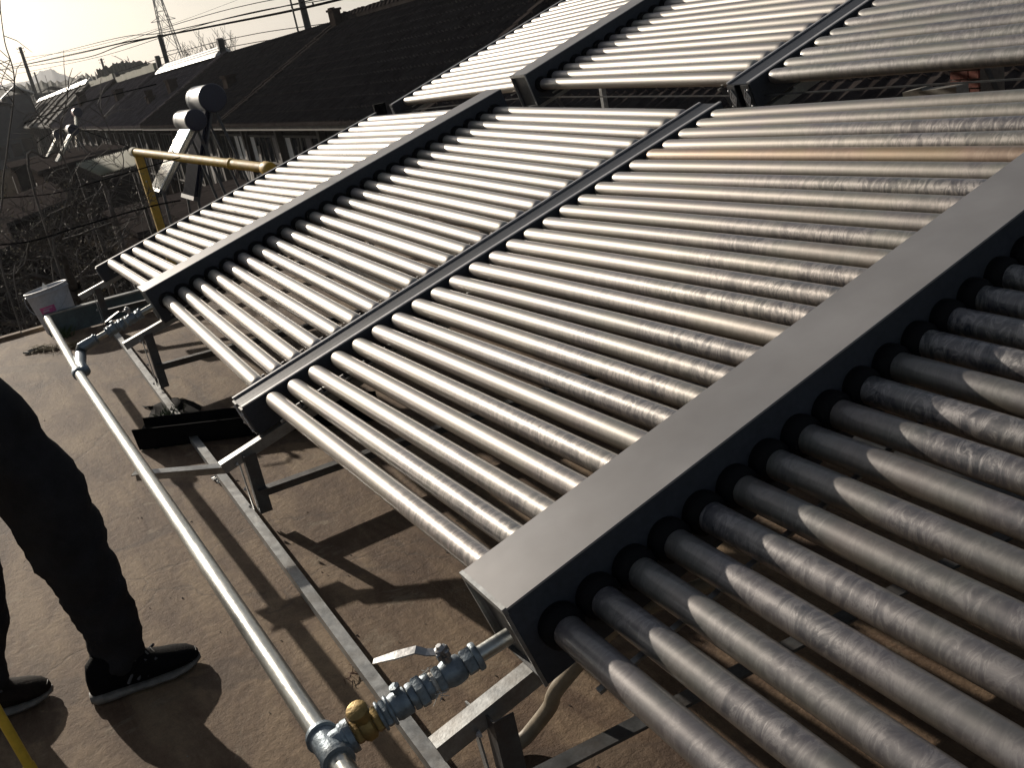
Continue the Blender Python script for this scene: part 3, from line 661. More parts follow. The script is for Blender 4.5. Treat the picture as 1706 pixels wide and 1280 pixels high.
def person():
    f1 = onz(246, 1132, 0); f1.z = 0      # mid of the forward shoe
    heel = onz(158, 1172, 0); toe = onz(332, 1102, 0)
    fd = (toe-heel).normalized(); fs = fd.cross(Vector((0, 0, 1))).normalized()
    root = empty('person', heel+Vector((0, -.1, 0)), 'person in dark trousers and dark sneakers standing beside the long pipe', 'person')
    ank = heel+fd*.085+Vector((0, 0, .10)); X1 = .84
    kn = Vector((X1, -.765, .50)); pel = Vector((.74, -.93, .97)); hip1 = pel+Vector((.10, .05, -.07))
    t2 = Vector((.70, -.955, 0)); fd2 = Vector((.20, .98, 0)).normalized(); heel2 = t2-fd2*.29; ank2 = heel2+fd2*.085+Vector((0, 0, .10))
    hip2 = pel+Vector((-.10, -.04, -.07)); kn2 = Vector((.64, -1.035, .50))
    chest = pel+Vector((0, .02, .38)); neck = chest+Vector((0, .02, .17)); head = neck+Vector((0, .05, .16))
    sh1 = chest+Vector((.19, -.02, .10)); sh2 = chest+Vector((-.19, -.02, .10))
    el1 = sh1+Vector((.05, -.06, -.28)); hand1 = el1+Vector((.0, -.02, -.25))
    hp0 = onz(62, 1300, 0); hp0.z = 0; hpu = Vector((0, -.09, 1)).normalized(); grip = hp0+hpu*1.05
    el2 = sh2+(grip-sh2)*.5+Vector((0, -.08, -.1))
    # body (continuous), clothes over it
    nodes = [(pel, (.13, .10)), (chest, (.15, .10)), (neck, (.055, .055)), (head-Vector((0, .0, .04)), (.075, .085)), (head+Vector((0, 0, .07)), (.07, .085)),
             (hip1, (.085, .085)), (kn, (.055, .055)), (ank, (.038, .038)), (hip2, (.085, .085)), (kn2, (.055, .055)), (ank2, (.038, .038)),
             (sh1, (.055, .055)), (el1, (.038, .038)), (hand1, (.027, .027)), (sh2, (.055, .055)), (el2, (.038, .038)), (grip-hpu*.0-(grip-el2).normalized()*.05, (.027, .027))]
    e = [(0, 1), (1, 2), (2, 3), (3, 4), (0, 5), (5, 6), (6, 7), (0, 8), (8, 9), (9, 10), (1, 11), (11, 12), (12, 13), (1, 14), (14, 15), (15, 16)]
    skin_mesh('body', M_skin, nodes, e, root)
    # hands with fingers
    for wr, dr in ((hand1, Vector((.0, .05, -1)).normalized()), (grip-(grip-el2).normalized()*.05, (grip-el2).normalized())):
        sd_ = dr.cross(Vector((0, 0, 1))).normalized(); pn_ = dr.cross(sd_)
        nn = [(wr, .022), (wr+dr*.05, (.038, .016))]; ee = [(0, 1)]
        for k, (o_, l_) in enumerate(((-.03, .062), (-.01, .072), (.01, .068), (.03, .052))):
            i0 = len(nn); nn += [(wr+dr*.085+sd_*o_, .009), (wr+dr*(.085+l_*.5)+sd_*o_*1.05+pn_*.008, .0085), (wr+dr*(.085+l_*.8)+sd_*o_*1.05+pn_*.03, .0075)]; ee += [(1, i0), (i0, i0+1), (i0+1, i0+2)]
        i0 = len(nn); nn += [(wr+dr*.03+sd_*-.045+pn_*.01, .011), (wr+dr*.06+sd_*-.058+pn_*.03, .009)]; ee += [(0, i0), (i0, i0+1)]
        skin_mesh('hand', M_skin, nn, ee, root, 1)
    # trousers
    def V3(*q): return Vector(q)
    n1 = [(hip1, (.125, .125)), (V3(X1, -.80, .70), (.118, .122)), (V3(X1, -.782, .53), (.108, .114)), (V3(X1, -.765, .41), (.094, .10)), (V3(X1, -.752, .28), (.080, .084)), (V3(X1-.005, -.752, .14), (.078, .084)), (V3(X1-.008, -.752, .055), (.074, .080))]
    n2 = [(hip2, (.125, .125)), (V3(.64, -1.00, .70), (.115, .12)), (V3(.64, -1.03, .53), (.105, .112)), (V3(.645, -1.045, .41), (.094, .10)), (V3(.655, -1.06, .28), (.083, .088)), (V3(.665, -1.11, .14), (.078, .084)), (V3(.668, -1.125, .055), (.074, .080))]
    nodes = [(pel+Vector((0, 0, -.02)), (.165, .13)), (pel+Vector((0, 0, .08)), (.155, .12))]+n1+n2
    e = [(0, 1), (0, 2)]+[(2+i, 3+i) for i in range(6)]+[(0, 9)]+[(9+i, 10+i) for i in range(6)]
    tr = skin_mesh('trousers', M_cloth, nodes, e, root, 3); rough_cloth(tr, .015, 6); rough_cloth(tr, .010, 14, 5); rough_cloth(tr, .005, 36, 9)
    nodes = [(pel+Vector((0, 0, .0)), (.165, .13)), (chest, (.18, .13)), (neck-Vector((0, 0, .05)), (.075, .075)), (sh1, (.075, .075)), (el1, (.058, .058)), (hand1.lerp(el1, .1), (.042, .042)), (sh2, (.075, .075)), (el2, (.058, .058)), (nodes and grip-(grip-el2).normalized()*.09, (.042, .042))]
    e = [(0, 1), (1, 2), (1, 3), (3, 4), (4, 5), (1, 6), (6, 7), (7, 8)]
    jk = skin_mesh('jacket', M_jacket, nodes, e, root, 2); rough_cloth(jk, .012, 10)
    # head details
    hc = head+Vector((0, 0, .03))
    b = MB(); b.lathe(hc+Vector((0, -.015, .0)), (0, -.15, 1), [(.0, .098), (.03, .102), (.07, .09), (.10, .06), (.115, .01)], 20); b.build('hair', M_hair, root, smooth=True)
    b = MB(); b.lathe(hc+Vector((0, .075, -.035)), (0, .6, -.5), [(0, .006), (.02, .013), (.03, .009)], 8); b.build('nose', M_skin, root, smooth=True)
    for s_ in (-1, 1):
        MB().lathe(hc+Vector((.03*s_, .076, -.005)), (0, 1, 0), [(0, .011), (.006, .008), (.008, .001)], 10).build('eye', M_whitesheet, root, smooth=True)
        MB().lathe(hc+Vector((.078*s_, -.005, -.02)), (s_, -.3, 0), [(0, .025), (.012, .022), (.014, .008)], 10).build('ear', M_skin, root, smooth=True)
    MB().beam(hc+Vector((-.024, .083, -.072)), hc+Vector((.024, .083, -.072)), .006, .010).build('mouth', mat('lip', (.3, .12, .1)), root)
    # shoes
    def shoe(hl, fdv, um, lab):
        sdv = fdv.cross(Vector((0, 0, 1))).normalized(); L = .295
        def sec(x, wv, h0, h1, nn=12, sh=1.):
            return [hl+fdv*(x*L)+sdv*(wv*math.copysign(abs(math.cos(a))**sh, math.cos(a))+(.010*math.sin(x*3.)))+Vector((0, 0, h0+(h1-h0)*(.5+.5*math.copysign(abs(math.sin(a))**.8, math.sin(a))))) for a in [2*math.pi*k/nn for k in range(nn)]]
        def loft(ss, nm, m, par):
            b = MB(); n_ = len(ss[0])
            for q in ss: b.pts(q)
            for i in range(len(ss)-1):
                for j in range(n_): a = i*n_+j; c_ = i*n_+(j+1) % n_; b.f.append((a, c_, c_+n_, a+n_))
            b.f.append(tuple(range(n_))[::-1]); b.f.append(tuple((len(ss)-1)*n_+j for j in range(n_)))
            return b.build(nm, m, par, smooth=True)
        up = [(-.00, .020, .03, .08), (.03, .036, .022, .115), (.12, .042, .02, .14), (.27, .044, .02, .145), (.38, .045, .02, .125), (.52, .049, .02, .103), (.68, .053, .02, .085), (.82, .051, .02, .072), (.92, .042, .021, .060), (.98, .027, .024, .046), (1.005, .010, .028, .038)]
        so_ = [(-.02, .022, .004, .03), (.03, .036, .001, .032), (.15, .040, .0005, .033), (.35, .039, .002, .031), (.55, .047, .001, .028), (.72, .052, .001, .027), (.86, .047, .003, .027), (.95, .034, .008, .028), (1.01, .014, .014, .027)]
        sh_ = loft([sec(x, w_, a, b_) for x, w_, a, b_ in up], 'shoe', um, root); sh_['label'] = lab
        loft([sec(x, w_, a, b_, 12, .8) for x, w_, a, b_ in so_], 'sole', M_sole, sh_)
        b = MB()
        for q in range(4):
            x = .40+q*.07; z = .104-q*.0115; c_ = hl+fdv*(x*L)+Vector((0, 0, z))
            b.tube([c_-sdv*.026+Vector((0, 0, .012)), c_+Vector((0, 0, .024)), c_+sdv*.026+fdv*.012+Vector((0, 0, .012))], .0028, 6)
        b.build('lace', M_sole, sh_, smooth=True)
        for sd_ in (-1, 1):
            for q in range(3):
                xa, xb = .34+q*.09, .46+q*.09; MB().tube([hl+fdv*(xa*L)+sdv*sd_*.051+Vector((0, 0, .045)), hl+fdv*((xa+xb)/2*L)+sdv*sd_*.051+Vector((0, 0, .068)), hl+fdv*(xb*L)+sdv*sd_*.040+Vector((0, 0, .098-.008*q))], .0045, 6).build('side_strip', M_greywall, sh_, smooth=True)
        MB().beam(hl+fdv*(.955*L)-sdv*.012+Vector((0, 0, .043)), hl+fdv*(.955*L)+sdv*.012+Vector((0, 0, .043)), .02, .003).build('toe_patch', M_sole, sh_)
    shoe(heel, fd, M_shoe, 'black sneaker with a grey sole'); shoe(heel2, fd2, M_shoe2, 'brown shoe')
    # the stick
    st_ = empty('broom', hp0, 'yellow handled stick standing in front of the dark trousers', 'broom')
    MB().tube([hp0, hp0+hpu*1.35], .0125, 16).build('handle', M_yhand, st_, smooth=True)
    MB().tube([hp0, hp0+hpu*.05], .0145, 16).build('end_cap', M_yhand, st_, smooth=True)
person()

# ------------------------------------------------------------------ row of houses across the yard
EY, RY = 6.33, 11.06
def roof_section(x0, x1, ez, rz_, m, label, rib=.22, ridge=None, detail=1, seed=0):
    root = empty('house', ((x0+x1)/2, RY, GZ), label, 'house', 'row of tiled houses across the yard')
    b = MB(); back = RY+(RY-EY)
    b.quadbox([(x0, EY, ez-.08), (x1, EY, ez-.08), (x1, RY, rz_-.08), (x0, RY, rz_-.08), (x0, EY, ez), (x1, EY, ez), (x1, RY, rz_), (x0, RY, rz_)])
    b.quadbox([(x0, RY, rz_-.08), (x1, RY, rz_-.08), (x1, back, ez-.08), (x0, back, ez-.08), (x0, RY+.001, rz_), (x1, RY+.001, rz_), (x1, back, ez), (x0, back, ez)])
    b.build('roof', m, root)
    # tile courses as real relief
    b = MB(); n = int((x1-x0)/rib); rr = random.Random(seed); step = 12 if detail else 6
    for i in range(n):
        x = x0+(i+.5)*rib; hw = rib*.30
        for j in range(step):
            f0, f1 = j/step, (j+1)/step+.004; j0 = rr.uniform(-.012, .012)
            y0_, y1_ = EY+(RY-EY)*f0, EY+(RY-EY)*f1; z0_, z1_ = ez+(rz_-ez)*f0+.035+rr.uniform(-.008, .008), ez+(rz_-ez)*f1+.012
            k = b.pts([(x-hw+j0, y0_, z0_-.03), (x+j0, y0_-.01, z0_+.022), (x+hw+j0, y0_, z0_-.03), (x-hw+j0, y1_, z1_-.03), (x+j0, y1_, z1_+.016), (x+hw+j0, y1_, z1_-.03)])
            b.f += [(k, k+1, k+4, k+3), (k+1, k+2, k+5, k+4), (k, k+2, k+1)]
    b.build('roof_tile_courses', m, root, kind='stuff')
    if ridge == 'white':
        b = MB(); s_ = -.10
        for j in range(int((x1-x0)/.9)):
            xa = x0+j*.9; b.quadbox([(xa, RY-.55, rz_-.12), (xa+.88, RY-.55, rz_-.12), (xa+.88, RY+.25, rz_-.02), (xa, RY+.25, rz_-.02), (xa, RY-.5, rz_-.05+.012*(j % 2)), (xa+.88, RY-.5, rz_-.05+.012*(j % 2)), (xa+.88, RY, rz_+.32), (xa, RY, rz_+.32)])
        b.build('ridge_sheet', M_whitesheet, root)
        b = MB()
        for q in (.08, .2): b.beam((x0, RY-.42+q*1.4, rz_+q+.02), (x1, RY-.42+q*1.4, rz_+q+.02), .03, .03)
        b.build('ridge_batten', M_wood, root)
    elif ridge == 'pale':
        b = MB()
        for j in range(int((x1-x0)/1.5)): xa = x0+j*1.5; hh = rr.uniform(.2, .34); b.box((xa, RY-.3, rz_-.15), (xa+1.49, RY+.1, rz_+hh))
        b.build('ridge_parapet', M_paleparapet, root)
    elif ridge == 'teeth':
        b = MB(); t_ = .33
        b.box((x0, RY-.10, rz_-.02), (x1, RY+.10, rz_+.10))
        for j in range(int((x1-x0)/t_)):
            xa = x0+j*t_; b.quadbox([(xa, RY-.13, rz_+.101), (xa+.16, RY-.13, rz_+.101), (xa+.16, RY+.1, rz_+.101), (xa, RY+.1, rz_+.101), (xa+.10, RY-.06, rz_+.24+rr.uniform(-.03, .03)), (xa+.17, RY-.06, rz_+.22), (xa+.17, RY+.04, rz_+.22), (xa+.10, RY+.04, rz_+.24)])
        b.build('ridge_tiles', m, root)
    # verge bands at both ends (raised tile line down the slope)
    for xe in (x0+.12, x1-.12):
        b = MB()
        for j in range(14):
            f0, f1 = j/14, (j+.93)/14; jj = rr.uniform(-.03, .03)
            b.quadbox([(xe-.13+jj, EY+(RY-EY)*f0, ez+(rz_-ez)*f0), (xe+.13+jj, EY+(RY-EY)*f0, ez+(rz_-ez)*f0), (xe+.13+jj, EY+(RY-EY)*f1, ez+(rz_-ez)*f1), (xe-.13+jj, EY+(RY-EY)*f1, ez+(rz_-ez)*f1),
                       (xe-.10+jj, EY+(RY-EY)*f0, ez+(rz_-ez)*f0+.10), (xe+.10+jj, EY+(RY-EY)*f0, ez+(rz_-ez)*f0+.10), (xe+.10+jj, EY+(RY-EY)*f1, ez+(rz_-ez)*f1+.08), (xe-.10+jj, EY+(RY-EY)*f1, ez+(rz_-ez)*f1+.08)])
        b.build('verge', m, root)
    # front wall, posts, windows and doors under the eave
    WY = EY+.75
    MB().box((x0+.05, WY, GZ), (x1-.05, WY+.2, ez-.02)).build('wall', M_wall, root)
    MB().box((x0+.02, EY+.05, ez-.20), (x1-.02, EY+.12, ez-.085)).build('eave_board', M_wood, root)
    bays = max(2, int((x1-x0)/3.3)); bw = (x1-x0)/bays
    for k in range(bays):
        xa = x0+k*bw; MB().box((xa+.1, WY-.22, GZ), (xa+.28, WY-.04, ez-.1)).build('post', M_wood, root)
        # window: frame with panes and pale curtains behind
        wx0, wx1, wz0, wz1 = xa+.45, xa+bw-.35, GZ+1.0, ez-.5
        fr = MB(); 
        for q in range(6): xx = wx0+(wx1-wx0)*q/5; fr.box((xx-.03, WY-.07, wz0), (xx+.03, WY-.012, wz1))
        for zz in (wz0, (wz0*.4+wz1*.6), wz1): fr.box((wx0-.03, WY-.075, zz-.03), (wx1+.03, WY-.008, zz+.03))
        wf = fr.build('window', M_wood, root)
        for q in range(5):
            xa_, xb_ = wx0+(wx1-wx0)*q/5+.031, wx0+(wx1-wx0)*(q+1)/5-.031
            ch = rr.random()
            mm = M_plaster if ch < .30 else (M_whitesheet if ch < .42 else M_glassdark)
            MB().box((xa_, WY-.045, wz0+.031), (xb_, WY-.03, wz1-.031)).build('pane', mm, wf)
    # clutter of pale boards leaning under the eave
    for k in range(int((x1-x0)*.5)):
        x = rr.uniform(x0+.3, x1-.3); z1_ = rr.uniform(GZ+1.9, ez-.25); wdt = rr.uniform(.06, .30)
        MB().beam((x, WY-.35, GZ), (x+rr.uniform(-.15, .15), WY-.12, z1_), wdt, .02, up=(0, -1, 0)).build('leaning_board', rr.choice([M_plaster, M_wood, M_wood, M_wall, M_greywall]), root)
    return root
roof_section(-13.6, 6., .20, 2.30, M_rooftile, 'longest dark tiled house whose roof runs behind the upper collectors', seed=1, ridge='teeth')
h1 = roof_section(-29.6, -13.65, .20, 2.50, M_rooftile, 'dark tiled house with a saw-toothed ridge behind the blue tank end', seed=2, ridge='teeth')
roof_section(-46.0, -29.65, .22, 2.55, M_rooftile, 'dark tiled house with a mossy verge, between the white ridge and the saw-toothed ridge', seed=3, ridge=None)
roof_section(-63.5, -46.05, .24, 2.62, M_roofpurp, 'purplish roofed house with white corrugated sheet along its ridge', seed=4, ridge='white')
roof_section(-82.5, -63.55, .28, 2.85, M_roofpurp, 'purplish roofed house with a pale mossy ridge parapet', seed=5, ridge='pale', detail=0, rib=.4)
roof_section(-100, -82.6, .33, 3.2, M_roofpurp, 'purplish roofed house farthest but one, with a low pale parapet', seed=6, ridge='pale', detail=0, rib=.4)
hl = roof_section(-172, -100.1, .50, 3.55, M_roofgrey, 'farthest grey felt roofed house with dark strips and a white ridge', seed=7, ridge='white', detail=0, rib=.8)
for k in range(7):
    x = -166+k*10; MB().quadbox([(x, EY, .54), (x+.9, EY, .54), (x+.9, RY-.4, 3.45), (x, RY-.4, 3.45), (x, EY, .70), (x+.9, EY, .70), (x+.9, RY-.4, 3.6), (x, RY-.4, 3.6)]).build('roof_strip', M_wall, hl)
# chimneys (placed by eye on the near slope)
def chimney(u, v, y, hgt, wd, label, m=None, hat=False):
    p = ony(u, v, y); m = m or M_wall; sl_z = (y-EY)/(RY-EY)*2.3+.2
    ch = empty('chimney', (p.x, p.y, sl_z-.1), label, 'chimney', 'chimneys on the house row')
    MB().box((p.x-wd, p.y-wd*.5, sl_z-.15), (p.x+wd, p.y+wd*.5, p.z)).build('stack', m, ch)
    MB().box((p.x-wd*1.2, p.y-wd*.65, p.z+.002), (p.x+wd*1.2, p.y+wd*.65, p.z+.07)).build('cap', m, ch)
    if hat:
        for s_ in (-1, 1): MB().beam((p.x+s_*wd*.6, p.y, p.z+.072), (p.x+s_*wd*1.6, p.y, p.z+.35), .25, .06).build('wing', m, ch)
chimney(380, 128, 8.3, .9, .34, 'tall dark chimney just right of the round blue tank end')
chimney(284, 134, 8.6, .9, .40, 'dark square chimney on the dark tiled roof')
chimney(250, 162, 8.0, .9, .34, 'winged dark chimney on the purplish roof', hat=True)
chimney(196, 150, 8.6, .9, .5, 'small chimney at the pale parapet')
chimney(133, 154, 8.6, .9, .6, 'chimney with a round cowl among the bare twigs')
chimney(556, 18, RY-.25, .5, .25, 'short ridge chimney at the start of the saw-toothed ridge'); 
chimney(552, 16, RY+.3, .5, .12, 'thin flue beside the short ridge chimney')
for (u, v, du) in ((366, 64, 0), (262, 94, 0), (194, 122, 0), (147, 131, 0)):
    p0 = ony(u+4, v+22, RY-.1); p1 = ony(u, v, RY-.1); o = MB().beam(p0-Vector((0, 0, .3)), p1, .28, .28).build('ridge_post', M_pole); tag(o, ['dark post at the right end of the white ridge', 'dark post at the left end of the white ridge', 'dark post on the pale mossy parapet', 'dark post at the end of the far white ridge'][[366, 262, 194, 147].index(u)], 'post', 'posts on the ridges')

# ------------------------------------------------------------------ neighbour yards: outbuildings, sheds, walls
def outbuilding(x0, x1, y0, y1, z1, label, m=None, slope=.0):
    r = empty('outbuilding', ((x0+x1)/2, (y0+y1)/2, GZ), label, 'outbuilding', 'low outbuildings in the yards')
    MB().box((x0, y0, GZ), (x1, y1, z1-.12)).build('wall', M_wall, r)
    b = MB(); b.quadbox([(x0-.15, y0-.15, z1-.118-slope), (x1+.15, y0-.15, z1-.118-slope), (x1+.15, y1+.15, z1-.118+slope), (x0-.15, y1+.15, z1-.118+slope), (x0-.15, y0-.15, z1-slope), (x1+.15, y0-.15, z1-slope), (x1+.15, y1+.15, z1+slope), (x0-.15, y1+.15, z1+slope)])
    b.build('roof', m or M_rooftile, r)
    MB().box((x0+.3, y0-.03, GZ), (x0+1.1, y0-.002, GZ+1.9)).build('door', M_wood, r)
    MB().box((x1-1.4, y0-.03, GZ+.9), (x1-.5, y0-.002, GZ+1.7)).build('window', M_glassdark, r)
    return r
outbuilding(-17.3, -13.0, 2.5, 5.2, -.75, 'low flat outbuilding carrying the highest water heater')
outbuilding(-24.5, -18.5, 1.9, 5.2, -1.05, 'low flat outbuilding carrying the water heater with the glaring tubes')
outbuilding(-50.5, -42.5, 1.6, 5.0, -.45, 'far low outbuilding under the thin white water heater', slope=.1)
outbuilding(-62, -53.5, 1.0, 5.2, -.6, 'farthest low outbuilding carrying two small water heaters')
outbuilding(-40, -30, -3.4, 1.5, -1.3, 'dark tiled shed in the middle distance yard', slope=.4)
outbuilding(-28, -19.8, -5.2, -.6, -1.25, 'dark shed beyond the bare tree', slope=.45)
outbuilding(-12.0, -8.2, -1.5, 4.9, -1.75, 'dark shed just below the roof edge, behind the pale bent pipe', slope=.35)
outbuilding(-75, -52, -12, -3, -.4, 'wide dark shed far away on the left', slope=.7)
outbuilding(-18.5, -13.5, -7.5, -2.2, -1.6, 'dark tiled shed at the left edge below the roof', slope=.4)
# awning
a1, a2, a3, a4 = at(127, 275, 17), at(168, 293, 17), at(236, 275, 17), at(212, 252, 19.5)
aw = empty('awning', Vector((a2.x, a2.y, GZ)), 'pale corrugated awning with a shadow across it, under the yellow gas pipe', 'awning')
b = MB(); nn = 26
for i in range(nn):
    f0, f1 = i/nn, (i+1)/nn; z = Vector((0, 0, .035))
    p0, p1 = a1.lerp(a4, f0), a1.lerp(a4, f1); q0, q1 = a2.lerp(a3, f0), a2.lerp(a3, f1); pm, qm = (p0+p1)/2+z, (q0+q1)/2+z
    k = b.pts([p0, pm, p1, q0, qm, q1]); b.f += [(k, k+1, k+4, k+3), (k+1, k+2, k+5, k+4)]
b.build('corrugated_sheet', M_paleparapet, aw); MB().beam(a2-Vector((0, 0, .05)), a3-Vector((0, 0, .05)), .05, .07).build('edge_bar', M_wood, aw); MB().beam(a1-Vector((0, 0, .05)), a2-Vector((0, 0, .05)), .05, .07).build('edge_bar', M_wood, aw)
for q in (a1, a2, a3, a4): MB().beam(Vector((q.x, q.y, GZ)), q-Vector((0, 0, .03)), .06, .06, up=(1, 0, 0)).build('leg', M_wood, aw)

# ------------------------------------------------------------------ solar water heaters
def heater(c, base_z, s, label, tank_len=1.5, tilt=48, ntube=10, hgt=None, m=M_tank, hp=None):
    hp = hp or M_heatpanel
    r = .235*s; L = tank_len*s
    root = empty('solar_water_heater', Vector((c.x, c.y, base_z)), label, 'water heater', 'solar water heaters on the low roofs')
    b = MB(); b.lathe(c-Vector((L/2, 0, 0)), (1, 0, 0), [(0, r), (L*.08, r), (L*.085, r*1.012), (L*.10, r*1.012), (L*.105, r), (L*.9, r), (L*.905, r*1.012), (L, r*1.012)], 28, caps=True); b.build('tank', m, root, smooth=True)
    for sg in (-1, 1): MB().lathe(c+Vector((sg*L/2, 0, 0)), (sg, 0, 0), [(.001, r*1.03), (.03, r*1.03), (.05, r*.96), (.055, r*.5), (.056, .01)], 28).build('end_cap', M_tankend if sg > 0 else m, root, smooth=True)
    tl_ = 1.55*s; dv = Vector((0, -math.cos(R_(tilt)), -math.sin(R_(tilt)))); o0 = c+Vector((0, -r*.55, -r*.7))
    for k in range(ntube):
        x = -L/2+L*(k+.7)/(ntube+.4); p0 = o0+Vector((x, 0, 0)); MB().tube([p0, p0+dv*tl_*.97, p0+dv*tl_], [.029*s*1.1, .029*s*1.1, .012], 10).build('glass_tube', hp, root, smooth=True)
    nv = Vector((0, -math.sin(R_(tilt)), math.cos(R_(tilt))))
    MB().beam(o0+dv*tl_*.5-nv*.05-Vector((L/2, 0, 0)), o0+dv*tl_*.5-nv*.05+Vector((L/2, 0, 0)), tl_*.96, .006, up=tuple(nv)).build('reflector', hp, root)
    e0 = o0+dv*tl_; MB().beam(e0-Vector((L/2+.04, 0, 0)), e0+Vector((L/2+.04, 0, 0)), .07*s, .09*s, up=tuple(nv)).build('tail_rail', M_galvd, root)
    for sg in (-1, 1):
        x = Vector((sg*(L/2-.05), 0, 0)); MB().beam(o0+x-nv*.08, e0+x-nv*.06, .04, .04).build('frame_bar', M_galvd, root)
        MB().beam(Vector((c.x+x.x, e0.y, base_z)), e0+x-nv*.05, .04, .04, up=(1, 0, 0)).build('leg', M_galvd, root)
        MB().beam(Vector((c.x+x.x, c.y+.3*s, base_z)), c+x-Vector((0, 0, r*.9)), .04, .04, up=(1, 0, 0)).build('leg', M_galvd, root)
    return root
heater(at(322, 200, 17.2)+Vector((-.3, 0, 0)), -.75, .70, 'water heater with a white tank and blazing reflective tubes, behind the yellow gas pipe', 1.35)
heater(at(353, 163, 19)+Vector((-.5, 0, 0)), -.75, 1.0, 'water heater with the largest round navy tank end, highest on its stand', 1.1, m=mat('tank_steel', (.45, .46, .47), .35, .5, .1, 3., 0), tilt=66, hp=M_heatdark)
heater(at(122, 216, 50)+Vector((-.6, 0, 0)), -.45, 1.0, 'small far water heater with a dark tank end and a thin white rack', 1.4)
heater(at(128, 187, 60), -.6, 1.0, 'far water heater with a small pinkish ball-shaped tank', 1.0, m=mat('tank_pink', (.6, .42, .4), .4, .1), tilt=75)
heater(at(96, 224, 60), -.6, 1.0, 'farthest white water heater, seen through the bare twigs', 1.2)

# ------------------------------------------------------------------ yellow gas pipe
g0, g1 = at(224, 253, 12.2), at(452, 281, 8.9)
gp = empty('gas_pipe', Vector((g0.x, g0.y, GZ)), 'yellow gas pipe on a yellow upright beyond the roof edge', 'gas pipe')
gd = (g1-g0).normalized()
MB().tube([g0, g0.lerp(g1, .76)], .043, 20).build('pipe_run', M_yellow, gp, smooth=True); MB().tube([g0.lerp(g1, .763), g1-gd*.12], .044, 20).build('pipe_run', M_yellow, gp, smooth=True)
MB().lathe(g0.lerp(g1, .76), gd, [(-.03, .046), (-.025, .052), (.03, .052), (.035, .046)], 20).build('joint', M_yellow, gp, smooth=True)
MB().lathe(g1, gd, [(-.13, .048), (-.12, .056), (-.02, .056), (.0, .05), (.005, .03)], 20).build('end_socket', M_yellow, gp, smooth=True)
MB().lathe(g0, -gd, [(-.05, .05), (.05, .05), (.08, .03)], 16).build('end_cap', M_paleparapet, gp, smooth=True)
MB().beam(Vector((g0.x+.06, g0.y+.02, GZ)), g0+Vector((.06, .02, -.045)), .085, .085, up=(1, 0, 0)).build('upright', M_yellow, gp, )
gq = g0.lerp(g1, .93); MB().beam(Vector((gq.x, gq.y, GZ)), gq-Vector((0, 0, .06)), .07, .07, up=(1, 0, 0)).build('upright', M_galvd, gp)
MB().box((gq.x-.12, gq.y-.12, gq.z-.42), (gq.x+.12, gq.y+.12, gq.z-.2)).build('valve_box', mat('rusty_box', (.2, .09, .04), .7), gp)
# dark stub post behind the upper left rail
pp = at(640, 215, 9.3); r_ = MB().tube([Vector((pp.x, pp.y, GZ)), at(631, 172, 9.3)], .055, 14).build('vent_stub', M_black, smooth=True); tag(r_, 'short black vent pipe standing in the gap between the two left collector rails', 'vent pipe')
# pale bent pipe
p1, p2, p3, p4, p5 = at(146, 352, 14), at(158, 328, 14), at(172, 308, 14), at(180, 318, 14), at(188, 392, 14)
o = MB().tube([Vector((p1.x-.2, p1.y-.1, -1.9)), p1, p2, p3.lerp(p2, .25), p3, p3.lerp(p4, .5)+Vector((0, .0, .02)), p4, p4.lerp(p5, .5), Vector((p5.x, p5.y, -2.0))], .013, 10).build('bent_pipe', M_plaster, smooth=True); tag(o, 'pale pipe bent like a hairpin over the dark shed', 'pipe')

# ------------------------------------------------------------------ power poles, wires, pylon
def upole(u0, v0, u1, v1, dist, label, r=.13, arm=True, double=False):
    top = at(u0, v0, dist); bot = at(u1, v1, dist)
    root = empty('utility_pole', Vector((bot.x, bot.y, GZ)), label, 'utility pole', 'utility poles behind the houses')
    MB().tube([Vector((top.x, top.y, GZ)), top], [r*1.3, r*.8], 12).build('pole', M_pole, root, smooth=True)
    if double: MB().tube([Vector((top.x-.4, top.y-.35, GZ)), top+Vector((-.4, -.35, .3))], [.05, .04], 8).build('pole', M_pole, root, smooth=True)
    if arm:
        for k in (0, 1): 
            ab = MB().beam(top+Vector((-.1, -.55+.1*k, -.25-.55*k)), top+Vector((.1, .55-.1*k, -.25-.55*k)), .07, .07).build('crossarm', M_pole, root)
            for j in (-1, 0, 1): MB().lathe(top+Vector((0, .48*j, -.21-.55*k)), (0, 0, 1), [(0, .03), (.05, .05), (.10, .03), (.14, .04)], 8).build('insulator', M_greywall, ab)
    return root
upole(33, 78, 55, 134, 185, 'utility pole standing alone at the far left of the sky', .30)
upole(265, 57, 275, 98, 72, 'utility pole behind the white ridge sheet', .17, arm=False)
upole(497, -20, 512, 42, 48, 'double utility pole behind the saw-toothed ridge', .17, arm=True, double=True)
upole(168, 97, 173, 114, 220, 'small distant utility pole on the scrub hill', .25)
upole(57, 120, 62, 137, 300, 'tiny distant utility pole in front of the mountain', .25)
def wire(pts, r, label, grp='overhead wires'):
    P3 = [at(u, v, d_) for u, v, d_ in pts]; out = []
    for i in range(len(P3)-1):
        a = P3[max(i-1, 0)]; b_ = P3[i]; c_ = P3[i+1]; d_ = P3[min(i+2, len(P3)-1)]
        for k in range(10):
            t = k/10; out.append(.5*((2*b_)+(c_-a)*t+(2*a-5*b_+4*c_-d_)*t*t+(3*b_-a-3*c_+d_)*t**3))
    out.append(P3[-1]); o = MB().tube(out, r, 5).build('power_line', M_wire); tag(o, label, 'wire', grp)
wire([(-60, 128, 260), (0, 116, 210), (130, 88, 130), (200, 72, 92), (265, 60, 72), (380, 38, 58), (500, 14, 48), (640, -20, 42)], .055, 'thickest overhead cable bundle crossing the whole sky')
